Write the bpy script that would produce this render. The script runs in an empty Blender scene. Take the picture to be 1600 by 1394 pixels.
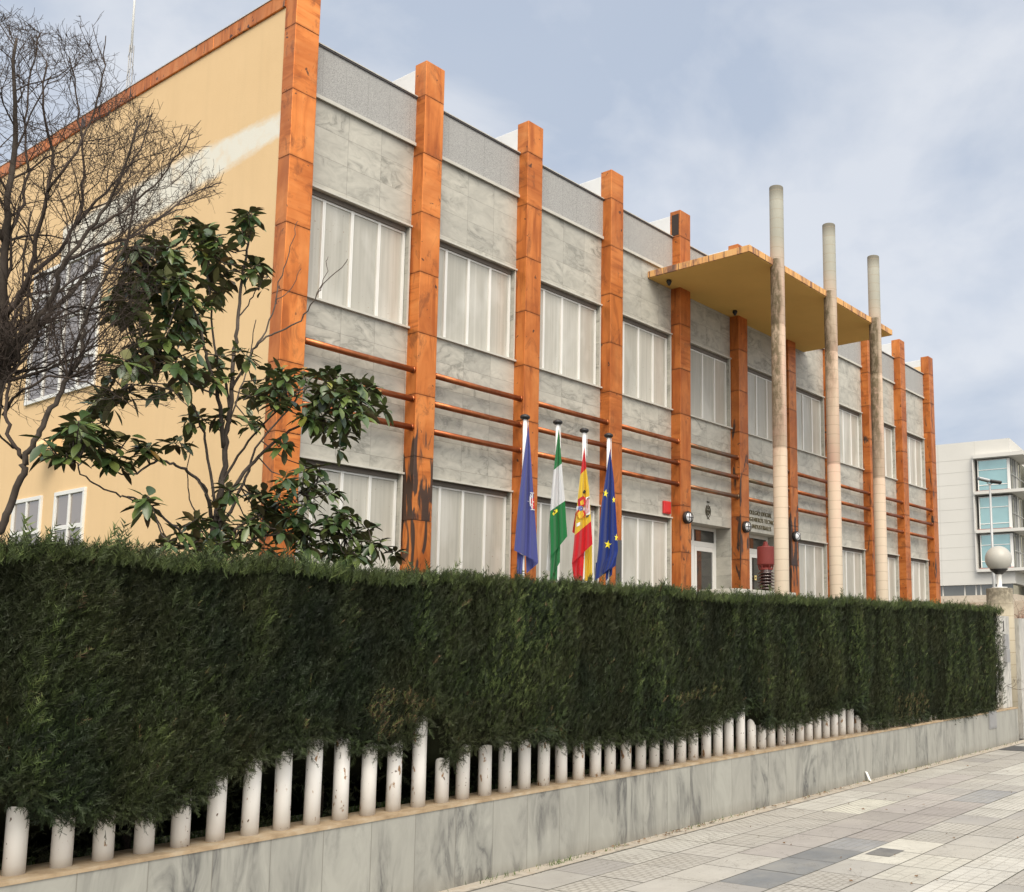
import bpy, math, random
import numpy as np
from mathutils import Vector, Matrix
random.seed(7); RNG=np.random.default_rng(11)
S=bpy.context.scene; COL=S.collection
PI=math.pi; R=math.radians

# ------------------------------------------------------------------ camera
F_,CX,CY=1578.58,1139.13,807.37          # focal length and principal point in pixels of the 1600 px wide photo
YAW,PITCH,ROLL=R(33.6936),R(7.2535),R(-0.4607)
EYE=np.array([0,0,1.6])
_f=np.array([math.cos(PITCH)*math.cos(YAW),math.cos(PITCH)*math.sin(YAW),math.sin(PITCH)])
_r=np.array([math.sin(YAW),-math.cos(YAW),0.]); _u=np.cross(_r,_f)
_c,_s=math.cos(ROLL),math.sin(ROLL)
CR=_c*_r+_s*_u; CU=-_s*_r+_c*_u
cam=bpy.data.objects.new('camera',bpy.data.cameras.new('camera')); COL.objects.link(cam)
cam.matrix_world=Matrix(((CR[0],CU[0],-_f[0],0),(CR[1],CU[1],-_f[1],0),(CR[2],CU[2],-_f[2],1.6),(0,0,0,1)))
cam.data.sensor_width=36; cam.data.sensor_fit='HORIZONTAL'; cam.data.lens=F_/1600*36
cam.data.shift_x=(800-CX)/1600; cam.data.shift_y=(CY-697)/1600
cam.data.clip_start=.05; cam.data.clip_end=3000
S.camera=cam
def ray(x,y): return CR*(x-CX)/F_-CU*(y-CY)/F_+_f
def onY(x,y,Y): d=ray(x,y); return EYE+d*Y/d[1]
def px(P):
    v=np.asarray(P,float)-EYE; d=v@_f
    return F_*(v@CR)/d+CX, CY-F_*(v@CU)/d

# ------------------------------------------------------------------ mesh helpers
class MB:
    def __init__(s): s.v=[]; s.f=[]; s.m=[]; s.uv=None
    def quad(s,a,b,c,d,m=0):
        i=len(s.v); s.v+=[tuple(a),tuple(b),tuple(c),tuple(d)]; s.f.append((i,i+1,i+2,i+3)); s.m.append(m)
    def box(s,x0,x1,y0,y1,z0,z1,m=0):
        i=len(s.v)
        s.v+=[(x0,y0,z0),(x1,y0,z0),(x1,y1,z0),(x0,y1,z0),(x0,y0,z1),(x1,y0,z1),(x1,y1,z1),(x0,y1,z1)]
        for q in ((0,3,2,1),(4,5,6,7),(0,1,5,4),(1,2,6,5),(2,3,7,6),(3,0,4,7)):
            s.f.append(tuple(i+k for k in q)); s.m.append(m)
    def obox(s,c,ax,ay,az,m=0):   # oriented box: centre and three half vectors
        c,ax,ay,az=[np.array(t,float) for t in (c,ax,ay,az)]; i=len(s.v)
        for sz in (-1,1):
            for sx,sy in ((-1,-1),(1,-1),(1,1),(-1,1)): s.v.append(tuple(c+sx*ax+sy*ay+sz*az))
        for q in ((0,3,2,1),(4,5,6,7),(0,1,5,4),(1,2,6,5),(2,3,7,6),(3,0,4,7)):
            s.f.append(tuple(i+k for k in q)); s.m.append(m)
    def tube(s,pts,rad,n=8,m=0,caps=True):
        pts=[np.array(p,float) for p in pts]; k=len(pts)
        if not hasattr(rad,'__len__'): rad=[rad]*k
        i0=len(s.v); pu=None
        for j,p in enumerate(pts):
            t=pts[min(j+1,k-1)]-pts[max(j-1,0)]; t=t/(np.linalg.norm(t)+1e-9)
            if pu is None:
                a=np.array([0,0,1.]) if abs(t[2])<.9 else np.array([1.,0,0]); pu=np.cross(a,t)
            u=pu-t*(pu@t); u/=np.linalg.norm(u)+1e-9; w=np.cross(t,u); pu=u
            for q in range(n):
                a=2*PI*q/n; s.v.append(tuple(p+rad[j]*(math.cos(a)*u+math.sin(a)*w)))
        for j in range(k-1):
            for q in range(n):
                a=i0+j*n+q; b=i0+j*n+(q+1)%n; s.f.append((a,b,b+n,a+n)); s.m.append(m)
        if caps:
            s.f.append(tuple(i0+q for q in range(n))[::-1]); s.m.append(m)
            s.f.append(tuple(i0+(k-1)*n+q for q in range(n))); s.m.append(m)
    def lathe(s,c,prof,n=24,m=0):  # prof: list of (r,z) about vertical axis through c
        i0=len(s.v)
        for r,z in prof:
            for q in range(n):
                a=2*PI*q/n; s.v.append((c[0]+r*math.cos(a),c[1]+r*math.sin(a),c[2]+z))
        for j in range(len(prof)-1):
            for q in range(n):
                a=i0+j*n+q; b=i0+j*n+(q+1)%n; s.f.append((a,b,b+n,a+n)); s.m.append(m)
        s.f.append(tuple(i0+q for q in range(n))[::-1]); s.m.append(m)
        s.f.append(tuple(i0+(len(prof)-1)*n+q for q in range(n))); s.m.append(m)
    def build(s,name,mats,parent=None,smooth=False,bevel=0):
        me=bpy.data.meshes.new(name)
        me.from_pydata(s.v,[],s.f)
        if not isinstance(mats,(list,tuple)): mats=[mats]
        for m in mats: me.materials.append(m)
        if len(mats)>1: me.polygons.foreach_set('material_index',s.m)
        if smooth: me.polygons.foreach_set('use_smooth',[True]*len(me.polygons))
        if s.uv is not None:
            ul=me.uv_layers.new(name='UVMap'); ul.data.foreach_set('uv',np.array(s.uv,dtype=np.float32).ravel())
        me.update()
        o=bpy.data.objects.new(name,me); COL.objects.link(o)
        if smooth and smooth!=True: pass
        if bevel:
            b=o.modifiers.new('bevel','BEVEL'); b.width=bevel; b.segments=2; b.limit_method='ANGLE'
        if parent is not None: put(o,parent)
        return o
def put(o,parent):
    o.parent=parent; o.location=Vector(o.location)-wloc(parent)
def wloc(o):
    v=Vector((0,0,0))
    while o is not None: v+=o.location; o=o.parent
    return v
def tag(o,label=None,cat=None,group=None,kind=None):
    if label: o['label']=label
    if cat: o['category']=cat
    if group: o['group']=group
    if kind: o['kind']=kind
    return o
def thing(name,loc,label,cat,group=None):
    o=bpy.data.objects.new(name,None); COL.objects.link(o); o.location=loc; o.empty_display_size=.2
    return tag(o,label,cat,group)
def dup(o,parent,off=(0,0,0)):
    c=o.copy(); COL.objects.link(c)
    c.parent=parent; c.location=o.location+Vector(off)
    for ch in list(o.children): dup(ch,c)
    return c
def npmesh(name,V,Fq,mat,parent=None,attr=None,smooth=False):   # V (n,3), Fq (m,k) all faces same size
    me=bpy.data.meshes.new(name); V=np.asarray(V,np.float32); Fq=np.asarray(Fq,np.int32); k=Fq.shape[1]
    me.vertices.add(len(V)); me.vertices.foreach_set('co',V.ravel())
    me.loops.add(Fq.size); me.loops.foreach_set('vertex_index',Fq.ravel())
    me.polygons.add(len(Fq)); me.polygons.foreach_set('loop_start',np.arange(0,Fq.size,k,dtype=np.int32))
    me.polygons.foreach_set('loop_total',np.full(len(Fq),k,np.int32))
    if smooth: me.polygons.foreach_set('use_smooth',np.ones(len(Fq),bool))
    if attr is not None:
        a=me.attributes.new('tint','FLOAT','POINT'); a.data.foreach_set('value',np.asarray(attr,np.float32))
    me.materials.append(mat); me.update(calc_edges=True)
    o=bpy.data.objects.new(name,me); COL.objects.link(o)
    if parent is not None: put(o,parent)
    return o

# ------------------------------------------------------------------ node helpers
class NT:
    def __init__(s,name):
        s.mat=bpy.data.materials.new(name); s.mat.use_nodes=True; s.t=s.mat.node_tree
        s.b=s.t.nodes['Principled BSDF']; s.L=s.t.links
    def n(s,ty,**k):
        x=s.t.nodes.new(ty)
        for a,v in k.items(): setattr(x,a,v)
        return x
    def lk(s,a,b): s.L.new(a,b)
    def val(s,x,v):
        if hasattr(v,'links') or isinstance(v,bpy.types.NodeSocket): s.lk(v,x)
        else: x.default_value=v
    def math(s,op,a,b=0,c=None,clamp=False):
        x=s.n('ShaderNodeMath',operation=op,use_clamp=clamp); s.val(x.inputs[0],a); s.val(x.inputs[1],b)
        if c is not None: s.val(x.inputs[2],c)
        return x.outputs[0]
    def vm(s,op,a,b=(0,0,0)):
        x=s.n('ShaderNodeVectorMath',operation=op); s.val(x.inputs[0],a); s.val(x.inputs[1],b); return x.outputs[0]
    def pos(s):
        if not hasattr(s,'_p'): s._p=s.n('ShaderNodeNewGeometry')
        return s._p.outputs['Position']
    def sep(s,v):
        x=s.n('ShaderNodeSeparateXYZ'); s.val(x.inputs[0],v); return x.outputs
    def comb(s,a,b,c):
        x=s.n('ShaderNodeCombineXYZ')
        for i,v in enumerate((a,b,c)): s.val(x.inputs[i],v)
        return x.outputs[0]
    def noise(s,v,scale,detail=4,rough=.55,dist=0.,col=False):
        x=s.n('ShaderNodeTexNoise'); s.val(x.inputs['Vector'],v); x.inputs['Scale'].default_value=scale
        x.inputs['Detail'].default_value=detail; x.inputs['Roughness'].default_value=rough; x.inputs['Distortion'].default_value=dist
        return x.outputs[1 if col else 0]
    def ramp(s,f,stops,interp='LINEAR'):
        x=s.n('ShaderNodeValToRGB'); s.val(x.inputs[0],f); cr=x.color_ramp; cr.interpolation=interp
        while len(cr.elements)<len(stops): cr.elements.new(.5)
        for e,(p,c) in zip(cr.elements,stops):
            e.position=p; e.color=(c,c,c,1) if not hasattr(c,'__len__') else (*c,1)
        return x.outputs[0]
    def mix(s,f,a,b,mode='MIX'):
        x=s.n('ShaderNodeMix',data_type='RGBA',blend_type=mode); s.val(x.inputs[0],f)
        for sk,v in ((x.inputs[6],a),(x.inputs[7],b)):
            if isinstance(v,bpy.types.NodeSocket): s.lk(v,sk)
            else: sk.default_value=(*v,1)
        return x.outputs[2]
    def map(s,v,scale=(1,1,1),loc=(0,0,0),rot=(0,0,0)):
        x=s.n('ShaderNodeMapping'); s.val(x.inputs[0],v); x.inputs[1].default_value=loc; x.inputs[2].default_value=rot; x.inputs[3].default_value=scale
        return x.outputs[0]
    def white(s,v):
        x=s.n('ShaderNodeTexWhiteNoise',noise_dimensions='3D'); s.val(x.inputs['Vector'],v); return x.outputs
    def bump(s,h,strength=.3,dist=.01):
        x=s.n('ShaderNodeBump'); x.inputs['Strength'].default_value=strength; x.inputs['Distance'].default_value=dist
        s.val(x.inputs['Height'],h); s.lk(x.outputs[0],s.b.inputs['Normal'])
    def out(s,col,rough=.6,metal=0,spec=.5):
        s.val(s.b.inputs['Base Color'],col if isinstance(col,bpy.types.NodeSocket) else (*col,1)); s.val(s.b.inputs['Roughness'],rough)
        s.val(s.b.inputs['Metallic'],metal); s.b.inputs['Specular IOR Level'].default_value=spec
        return s.mat
def simple(name,col,rough=.6,metal=0,var=.12,scale=6,spec=.5,bump=0,dirt=None):
    t=NT(name); p=t.pos(); n=t.noise(p,scale,6,.6)
    c=t.mix(n,tuple(x*(1-var) for x in col),tuple(min(1,x*(1+var)) for x in col))
    if dirt:
        n2=t.noise(p,scale*3,5,.7); c=t.mix(t.ramp(n2,[(dirt[0],0),(dirt[0]+.08,1)]),c,dirt[1])
    if bump: t.bump(t.noise(p,scale*8,5,.6),bump,.004)
    return t.out(c,rough,metal,spec)

# ------------------------------------------------------------------ materials
def m_marble(name,cw,ch,ox,oz,base,vein,scale=1.0,vert=False,axis='X',grout=.004,dirt=0.):
    t=NT(name); s=t.sep(t.pos()); h=s[0] if axis=='X' else s[1]
    u=t.math('DIVIDE',t.math('SUBTRACT',h,ox),cw); v=t.math('DIVIDE',t.math('SUBTRACT',s[2],oz),ch)
    cu=t.math('FLOOR',u); cv=t.math('FLOOR',v)
    w=t.white(t.comb(cu,cv,3.7)); rv=t.vm('MULTIPLY',w[1],(37,19,23))
    st=(2.6,2.6,.75) if vert else (1.3,1.,2.2)
    pp=t.vm('MULTIPLY',t.pos(),st)
    vr=t.n('ShaderNodeVectorRotate',rotation_type='Y_AXIS'); t.lk(pp,vr.inputs[0])
    t.lk(t.math('MULTIPLY',t.math('SUBTRACT',w[0],.5),.5 if vert else 1.3),vr.inputs['Angle'])
    q=t.vm('ADD',vr.outputs[0],rv)
    wv=t.vm('ADD',q,t.vm('MULTIPLY',t.noise(q,1.5*scale,3,.5,0,True),(.9,.9,.9)))
    n1=t.noise(wv,2.2*scale,9,.62,.6); n2=t.noise(wv,1.1*scale,4,.6,1.2)
    a=t.math('ABSOLUTE',t.math('SUBTRACT',n1,.5)); v1=t.ramp(a,[(0,1),(.03,.5),(.10,0)])
    v1=t.math('MULTIPLY',v1,t.ramp(n2,[(.42,0),(.62,1)]))
    v2=t.ramp(t.noise(wv,3.0*scale,7,.62,1.4),[(.38,0),(.7,.85)])
    c=t.mix(v2,base,tuple(x*.66 for x in base)); c=t.mix(v1,c,vein)
    c=t.mix(t.math('MULTIPLY',t.noise(t.pos(),.7,3),.35),c,tuple(x*.8 for x in base))
    # slab tone
    c=t.mix(t.math('MULTIPLY',w[0],.38),c,(.30,.295,.265))
    fu=t.math('FRACT',u); fv=t.math('FRACT',v)
    eu=t.math('MULTIPLY',t.math('MINIMUM',fu,t.math('SUBTRACT',1,fu)),cw); ev=t.math('MULTIPLY',t.math('MINIMUM',fv,t.math('SUBTRACT',1,fv)),ch)
    g=t.math('LESS_THAN',t.math('MINIMUM',eu,ev),grout/2)
    c=t.mix(t.math('MULTIPLY',g,.75),c,(.16,.15,.13))
    if dirt:
        d=t.ramp(t.math('ADD',s[2],t.math('MULTIPLY',t.noise(t.pos(),3,5),.14)),[(0,dirt),(.18,0)])
        c=t.mix(d,c,(.12,.1,.07))
    t.bump(t.math('ADD',t.math('MULTIPLY',g,-1),t.math('MULTIPLY',n1,.15)),.4,.003)
    return t.out(c,t.ramp(n1,[(0,.38),(1,.6)]),0,.4)
M_MARB=m_marble('marble_cladding_stone',.47,.345,7.07,8.04-.345*20,(.53,.515,.45),(.18,.18,.155),.75)
M_MARBW=m_marble('veined_marble_wall_stone',.335,2.0,.1,-.9,(.345,.345,.31),(.045,.047,.05),.6,vert=True,dirt=.6,grout=.005)
M_MARBG=m_marble('gate_marble_stone',.6,2.6,16.0,-.3,(.58,.57,.53),(.13,.13,.13),1.0,vert=True)

def m_granite():
    t=NT('grey_granite_fascia'); p=t.pos(); s=t.sep(p)
    u=t.math('FRACT',t.math('DIVIDE',t.math('SUBTRACT',s[0],.36),.3155)); e=t.math('MINIMUM',u,t.math('SUBTRACT',1,u)); g=t.math('LESS_THAN',e,.008)
    sp=t.noise(p,170,2,.6); c=t.ramp(sp,[(.36,(.12,.12,.118)),(.5,(.30,.30,.29)),(.64,(.48,.48,.46))])
    c=t.mix(t.math('MULTIPLY',t.noise(t.map(p,(1.5,1,.5)),2,5),.4),c,(.42,.42,.41))
    c=t.mix(t.math('MULTIPLY',g,.5),c,(.14,.14,.13)); return t.out(c,.7)
M_GRAN=m_granite()

def m_copper(name,pipe=False,green=0.):
    t=NT(name); p=t.pos(); s=t.sep(p); oi=t.n('ShaderNodeObjectInfo')
    oc=t.sep(oi.outputs['Color'])
    if pipe:
        cell=t.comb(t.math('FLOOR',t.math('MULTIPLY',s[0],1.09)),t.math('FLOOR',t.math('MULTIPLY',s[2],3)),0)
    else:
        cell=t.comb(oi.outputs['Random'],t.math('FLOOR',t.math('DIVIDE',t.math('SUBTRACT',s[2],3.94),.7885)),t.math('GREATER_THAN',s[1],10.001))
    w=t.white(cell); q=t.vm('ADD',p,t.vm('MULTIPLY',w[1],(31,17,43)))
    vst=t.noise(t.map(q,(6,6,1.0)),1.0,4,.5,.9)            # vertical rubbing
    hst=t.noise(t.map(q,(1.6,1.6,10)),1.0,5,.55,.7)         # transverse wrinkles
    pick=t.math('GREATER_THAN',w[0],.62)
    st=t.math('ADD',t.math('MULTIPLY',vst,t.math('SUBTRACT',1,pick)),t.math('MULTIPLY',hst,pick))
    big=t.noise(q,1.3,4,.6,.5)
    c=t.ramp(st,[(.3,(.82,.305,.085)),(.52,(.75,.245,.058)),(.67,(.48,.14,.034)),(.82,(.24,.06,.016))] if not pipe else
             [(.3,(.80,.33,.13)),(.5,(.62,.21,.075)),(.7,(.36,.10,.035)),(.85,(.13,.04,.018))])
    c=t.mix(t.ramp(big,[(.42,0),(.68,.75)]),c,(.44,.115,.025) if not pipe else (.3,.085,.03))
    # object colour red channel: overall ageing towards red brown
    c=t.mix(t.math('MULTIPLY',oc[0],t.ramp(t.noise(q,2.3,5,.6,.8),[(.3,.25),(.7,1)])),c,(.21,.062,.024))
    # joints darker
    if not pipe:
        fz=t.math('FRACT',t.math('DIVIDE',t.math('SUBTRACT',s[2],3.94),.7885)); e=t.math('MINIMUM',fz,t.math('SUBTRACT',1,fz))
        c=t.mix(t.ramp(t.math('ADD',e,t.math('MULTIPLY',t.math('SUBTRACT',t.noise(p,14,4),.5),.05)),[(0,.6),(.012,.25),(.04,0)]),c,(.12,.045,.02))
        # tarnish: long dark runs, amount by the green channel, blue channel: height below which they sit
        n=t.noise(t.map(p,(7,7,1.3)),1.0,4,.5,1.2)
        zf=t.math('MULTIPLY_ADD',t.math('SUBTRACT',oc[2],t.math('MULTIPLY',s[2],.1)),9,.5,clamp=True)
        amt=t.math('MULTIPLY',t.math('MULTIPLY',oc[1],zf,clamp=True),t.math('MULTIPLY_ADD',t.math('GREATER_THAN',s[2],3.155),.35,.65))
        k=t.math('MULTIPLY_ADD',t.math('SUBTRACT',n,t.math('SUBTRACT',.72,t.math('MULTIPLY',amt,.30))),16,0,clamp=True)
        c=t.mix(t.math('MULTIPLY',k,.93),c,(.052,.046,.042))
        spn=t.noise(p,9,3,.5,.4); c=t.mix(t.ramp(spn,[(.69,0),(.71,.85)]),c,(.05,.035,.03)); blo=t.noise(t.map(q,(3,3,1.6)),1.4,5,.7,1.0); c=t.mix(t.ramp(blo,[(.55,0),(.68,.6)]),c,(.20,.065,.028))
    elif green:
        c=t.mix(t.ramp(t.noise(t.map(p,(1.5,5,5)),1.2,5,.6,.6),[(.40,0),(.6,green)]),c,(.17,.15,.10))
    t.bump(t.math('ADD',t.math('MULTIPLY',st,.5),t.noise(p,3,3)),.25,.012)
    return t.out(c,t.ramp(st,[(.2,.33),(.8,.55)]) if not pipe else .36,.62 if not pipe else .75,.5)
M_COP=m_copper('weathered_copper_sheet'); M_PIPE=m_copper('copper_tube_metal',True); M_PIPEG=m_copper('tarnished_copper_tube',True,.9)
M_DARK=simple('dark_joint',(.03,.02,.015),.8)
M_COPING=simple('dark_metal_coping',(.05,.045,.045),.5)
M_COPW=simple('pale_metal_edge',(.62,.62,.62),.4,.3)
def m_plaster():
    t=NT('ochre_render'); p=t.pos(); s=t.sep(p)
    n=t.noise(p,1.1,5,.6); c=t.mix(n,(.67,.475,.26),(.76,.55,.315))
    st=t.noise(t.map(p,(1,2.2,.22)),1.6,6,.65); c=t.mix(t.ramp(st,[(.5,0),(.85,.22)]),c,(.5,.36,.2))
    # filler repair band running along the wall below the roof
    w=t.noise(t.map(p,(1,1,1)),1.6,5,.6); zc=t.math('MULTIPLY_ADD',t.math('SUBTRACT',s[1],10.2),-.045,7.53)
    d=t.math('ABSOLUTE',t.math('SUBTRACT',s[2],zc)); wid=t.math('MULTIPLY_ADD',t.math('SUBTRACT',s[1],10.2),.07,.035)
    wid=t.math('MINIMUM',t.math('ADD',wid,t.math('MULTIPLY',t.noise(t.map(p,(1,.8,2)),3,6,.7),.22)),.30)
    k=t.math('MULTIPLY_ADD',t.math('SUBTRACT',wid,d),11,.25,clamp=True)
    k=t.math('MULTIPLY',k,t.math('LESS_THAN',s[1],15.5)); k=t.math('MULTIPLY',k,t.ramp(t.noise(p,5,4),[(.2,.45),(.5,1)]))
    c=t.mix(k,c,(.72,.70,.62))
    t.bump(t.math('ADD',t.noise(p,45,4,.7),t.math('MULTIPLY',t.noise(p,2.5,3),2)),.25,.006)
    return t.out(c,.9,0,.2)
M_PLAS=m_plaster()
M_SOFF=simple('ochre_painted_soffit',(.66,.42,.13),.85,0,.1,2,.2)
def m_edge():
    t=NT('stained_canopy_edge'); p=t.pos(); n=t.noise(t.map(p,(5,5,.8)),1.5,6,.7,.6)
    c=t.ramp(n,[(.3,(.70,.42,.17)),(.5,(.66,.36,.13)),(.6,(.30,.15,.09)),(.75,(.08,.06,.05))])
    s=t.sep(p); u=t.math('FRACT',t.math('MULTIPLY',t.math('ADD',s[0],s[1]),3.3)); c=t.mix(t.math('LESS_THAN',u,.05),c,(.13,.07,.05))
    return t.out(c,.8)
M_EDGE=m_edge()
def m_column():
    t=NT('fibre_cement_column'); p=t.pos(); s=t.sep(p); z=s[2]
    n=t.noise(t.map(p,(2,2,.8)),1.4,5,.6)
    low=t.ramp(n,[(.3,(.52,.44,.33)),(.55,(.55,.41,.31)),(.75,(.56,.36,.28))]); top=t.mix(n,(.29,.29,.24),(.38,.375,.325))
    kt=t.math('MULTIPLY_ADD',t.math('SUBTRACT',z,7.9),1.4,.5,clamp=True); c=t.mix(kt,low,top)
    lowest=t.math('MULTIPLY_ADD',t.math('SUBTRACT',3.8,z),.8,.5,clamp=True); c=t.mix(t.math('MULTIPLY',lowest,.6),c,(.58,.52,.41))
    c=t.mix(t.ramp(z,[(8.8,0),(9.1,.8)]) if False else t.math('MULTIPLY_ADD',t.math('SUBTRACT',z,8.85),4.5,0,clamp=True),c,(.16,.15,.12))
    # ring marks
    fz=t.math('FRACT',t.math('ADD',t.math('DIVIDE',z,.165),t.math('MULTIPLY',t.noise(p,1.2,2),.5))); ring=t.math('LESS_THAN',fz,.07)
    c=t.mix(t.math('MULTIPLY',ring,.45),c,(.30,.24,.17))
    # run-off stain under the canopy joint on the side turned to the wall and left
    oi=t.n('ShaderNodeObjectInfo'); oc=t.sep(oi.outputs['Color'])
    tc=t.n('ShaderNodeTexCoord'); o=t.sep(tc.outputs['Object'])
    side=t.math('ADD',t.math('MULTIPLY',o[0],-.75),t.math('MULTIPLY',o[1],.1))
    side=t.math('ADD',side,t.math('MULTIPLY',t.math('SUBTRACT',t.noise(t.map(p,(6,6,1.1)),1,5,.6),.5),.16))
    k=t.math('MULTIPLY_ADD',t.math('SUBTRACT',side,.008),16,0,clamp=True)
    zend=t.math('MULTIPLY',oc[1],10); kz=t.math('MULTIPLY',t.math('LESS_THAN',z,7.86),t.math('MULTIPLY_ADD',t.math('SUBTRACT',z,zend),.7,.1,clamp=True))
    mott=t.ramp(t.noise(t.map(p,(8,8,4)),1.6,6,.7,.5),[(.36,.45),(.56,1)])
    k=t.math('MULTIPLY',t.math('MULTIPLY',k,kz),mott)
    c=t.mix(t.math('MULTIPLY',k,.92),c,(.10,.08,.042))
    t.bump(t.math('ADD',t.math('MULTIPLY',ring,-1),t.noise(p,25,4)),.35,.004)
    return t.out(c,.85,0,.25)
M_COL=m_column()
def m_shutter():
    t=NT('grey_shutter_panel'); p=t.pos(); oi=t.n('ShaderNodeObjectInfo')
    st=t.noise(t.map(p,(34,34,.35)),1,4,.6); st2=t.noise(t.map(p,(7,7,.6)),1,4,.65)
    s=t.sep(p)
    c=t.ramp(t.math('ADD',t.math('MULTIPLY',st,.5),t.math('MULTIPLY',st2,.5)),[(.3,(.33,.325,.285)),(.5,(.45,.44,.39)),(.72,(.57,.56,.51))])
    c=t.mix(t.math('MULTIPLY',oi.outputs['Random'],.5),c,(.33,.325,.285)); refl=t.noise(t.map(p,(2.2,2.2,.9)),1.1,3,.5,.4); c=t.mix(t.ramp(refl,[(.52,0),(.68,.5)]),c,(.60,.60,.56))  # refl: pale reflection blotches painted into the panel colour
    fine=t.math('FRACT',t.math('MULTIPLY',s[2],70)); c=t.mix(t.math('MULTIPLY',t.math('LESS_THAN',fine,.35),.10),c,(.25,.25,.22))
    sp=t.noise(t.map(p,(1,1,.6)),60,2,.5); zone=t.noise(p,1.7,2); k=t.math('MULTIPLY',t.ramp(sp,[(.71,0),(.74,1)]),t.ramp(zone,[(.45,0),(.6,1)]))
    c=t.mix(k,c,(.20,.11,.07))
    return t.out(c,.32,0,.5)
M_SHUT=m_shutter()
M_WHITE=simple('white_window_frame',(.74,.74,.71),.4,0,.06,3)
M_SILL=simple('pale_stone_trim',(.50,.49,.44),.6,0,.15,8)
M_TRACK=simple('brown_grey_track',(.14,.12,.10),.6)
M_ROOFW=simple('white_roof_render',(.64,.65,.65),.8,0,.08,5,.3,.3,(.66,(.5,.5,.47)))
M_ROOF=simple('grey_roof_felt',(.3,.3,.3),.9)
def m_glass(name,tint,metal=.0,rough=.03):
    t=NT(name); p=t.pos(); n=t.noise(t.map(p,(.6,.6,.9)),1.2,2)
    c=t.mix(n,tuple(x*.7 for x in tint),tint); m=t.out(c,rough,metal,1.0); t.b.inputs['Coat Weight'].default_value=.6; t.b.inputs['Coat Roughness'].default_value=.02; return m
M_GLASSD=m_glass('dark_door_glass',(.05,.052,.05)); M_GLASSR=m_glass('reflective_window_glass',(.24,.20,.17),.0,.15)  # M_GLASSR: brown building reflections are put into the tint
M_GLASSB=m_glass('pale_blue_office_glass',(.30,.50,.52),.45,.08); M_GLASSG=m_glass('grey_office_glass',(.13,.14,.13),.2,.1)
M_RED=simple('red_plastic_case',(.55,.03,.03),.35,0,.08); M_REDP=simple('dark_red_paint',(.20,.028,.022),.6,0,.2,4)
M_BLK=simple('black_fitting',(.018,.017,.017),.45); M_PORC=simple('brown_porcelain',(.045,.016,.014),.15,0,.1,3,.7)
M_OPAL=simple('white_lamp_glass',(.78,.80,.84),.25); M_BALL=simple('opal_globe_plastic',(.40,.39,.35),.4,0,.15,2)
M_POST=None
def m_post():
    t=NT('white_painted_tube'); p=t.pos(); n=t.noise(p,3,4); c=t.mix(n,(.72,.70,.66),(.82,.81,.79))
    c=t.mix(t.ramp(t.noise(t.map(p,(1,1,.45)),17,4,.6),[(.63,0),(.67,1)]),c,(.30,.17,.08))
    c=t.mix(t.ramp(t.noise(t.map(p,(1,1,.8)),45,2,.5),[(.70,0),(.73,1)]),c,(.09,.05,.03))
    s=t.sep(p); d=t.math('MULTIPLY_ADD',t.math('SUBTRACT',.60,s[2]),14,0,clamp=True)
    c=t.mix(t.math('MULTIPLY',d,.6),c,(.42,.33,.22)); t.bump(n,.2,.01); return t.out(c,.45)
M_POST=m_post()
def m_cap():
    t=NT('brown_dusty_coping'); p=t.pos(); n=t.noise(p,7,6,.65); c=t.ramp(n,[(.3,(.24,.17,.10)),(.5,(.36,.27,.17)),(.7,(.44,.37,.27))])
    t.bump(n,.4,.01); return t.out(c,.9)
M_CAP=m_cap()
def m_gpillar():
    t=NT('beige_block_pillar'); p=t.pos(); s=t.sep(p); n=t.noise(t.map(p,(2,2,1)),2,5,.6)
    c=t.mix(n,(.40,.355,.26),(.47,.42,.32)); fz=t.math('FRACT',t.math('DIVIDE',s[2],.205)); c=t.mix(t.math('MULTIPLY',t.math('LESS_THAN',fz,.05),.6),c,(.22,.17,.11))
    k=t.math('MULTIPLY_ADD',t.math('SUBTRACT',s[2],t.math('ADD',1.75,t.math('MULTIPLY',n,.6))),2.5,0,clamp=True); c=t.mix(t.math('MULTIPLY',k,t.ramp(t.noise(p,16,4,.7),[(.3,.4),(.55,.95)])),c,(.12,.105,.075))
    return t.out(c,.9)
M_GPIL=m_gpillar()
def m_hedge():
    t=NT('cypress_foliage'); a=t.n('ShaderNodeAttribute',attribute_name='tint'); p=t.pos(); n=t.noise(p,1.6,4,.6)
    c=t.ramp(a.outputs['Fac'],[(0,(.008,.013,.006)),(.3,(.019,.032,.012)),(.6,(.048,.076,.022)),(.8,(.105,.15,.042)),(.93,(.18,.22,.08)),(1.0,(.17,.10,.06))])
    c=t.mix(t.ramp(n,[(.35,0),(.7,.55)]),c,(.050,.052,.018)); t.b.inputs['Subsurface Weight'].default_value=0
    return t.out(c,.6,0,.3)
M_HEDGE=m_hedge()
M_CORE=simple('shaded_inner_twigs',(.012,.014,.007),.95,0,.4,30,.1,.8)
def m_bark(name,a,b):
    t=NT(name); p=t.pos(); n=t.noise(t.map(p,(1,1,.3)),40,5,.6); n2=t.noise(p,6,3); c=t.mix(n,a,b); c=t.mix(t.ramp(n2,[(.5,0),(.7,.5)]),c,tuple(x*1.5 for x in b))
    t.bump(n,.5,.004); return t.out(c,.9,0,.2)
M_BARK=m_bark('grey_brown_bark',(.035,.028,.023),(.095,.078,.065)); M_TWIG=m_bark('brown_twig_bark',(.032,.024,.020),(.075,.058,.048)); M_MAGB=m_bark('dark_magnolia_bark',(.045,.036,.030),(.12,.10,.085))
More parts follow.
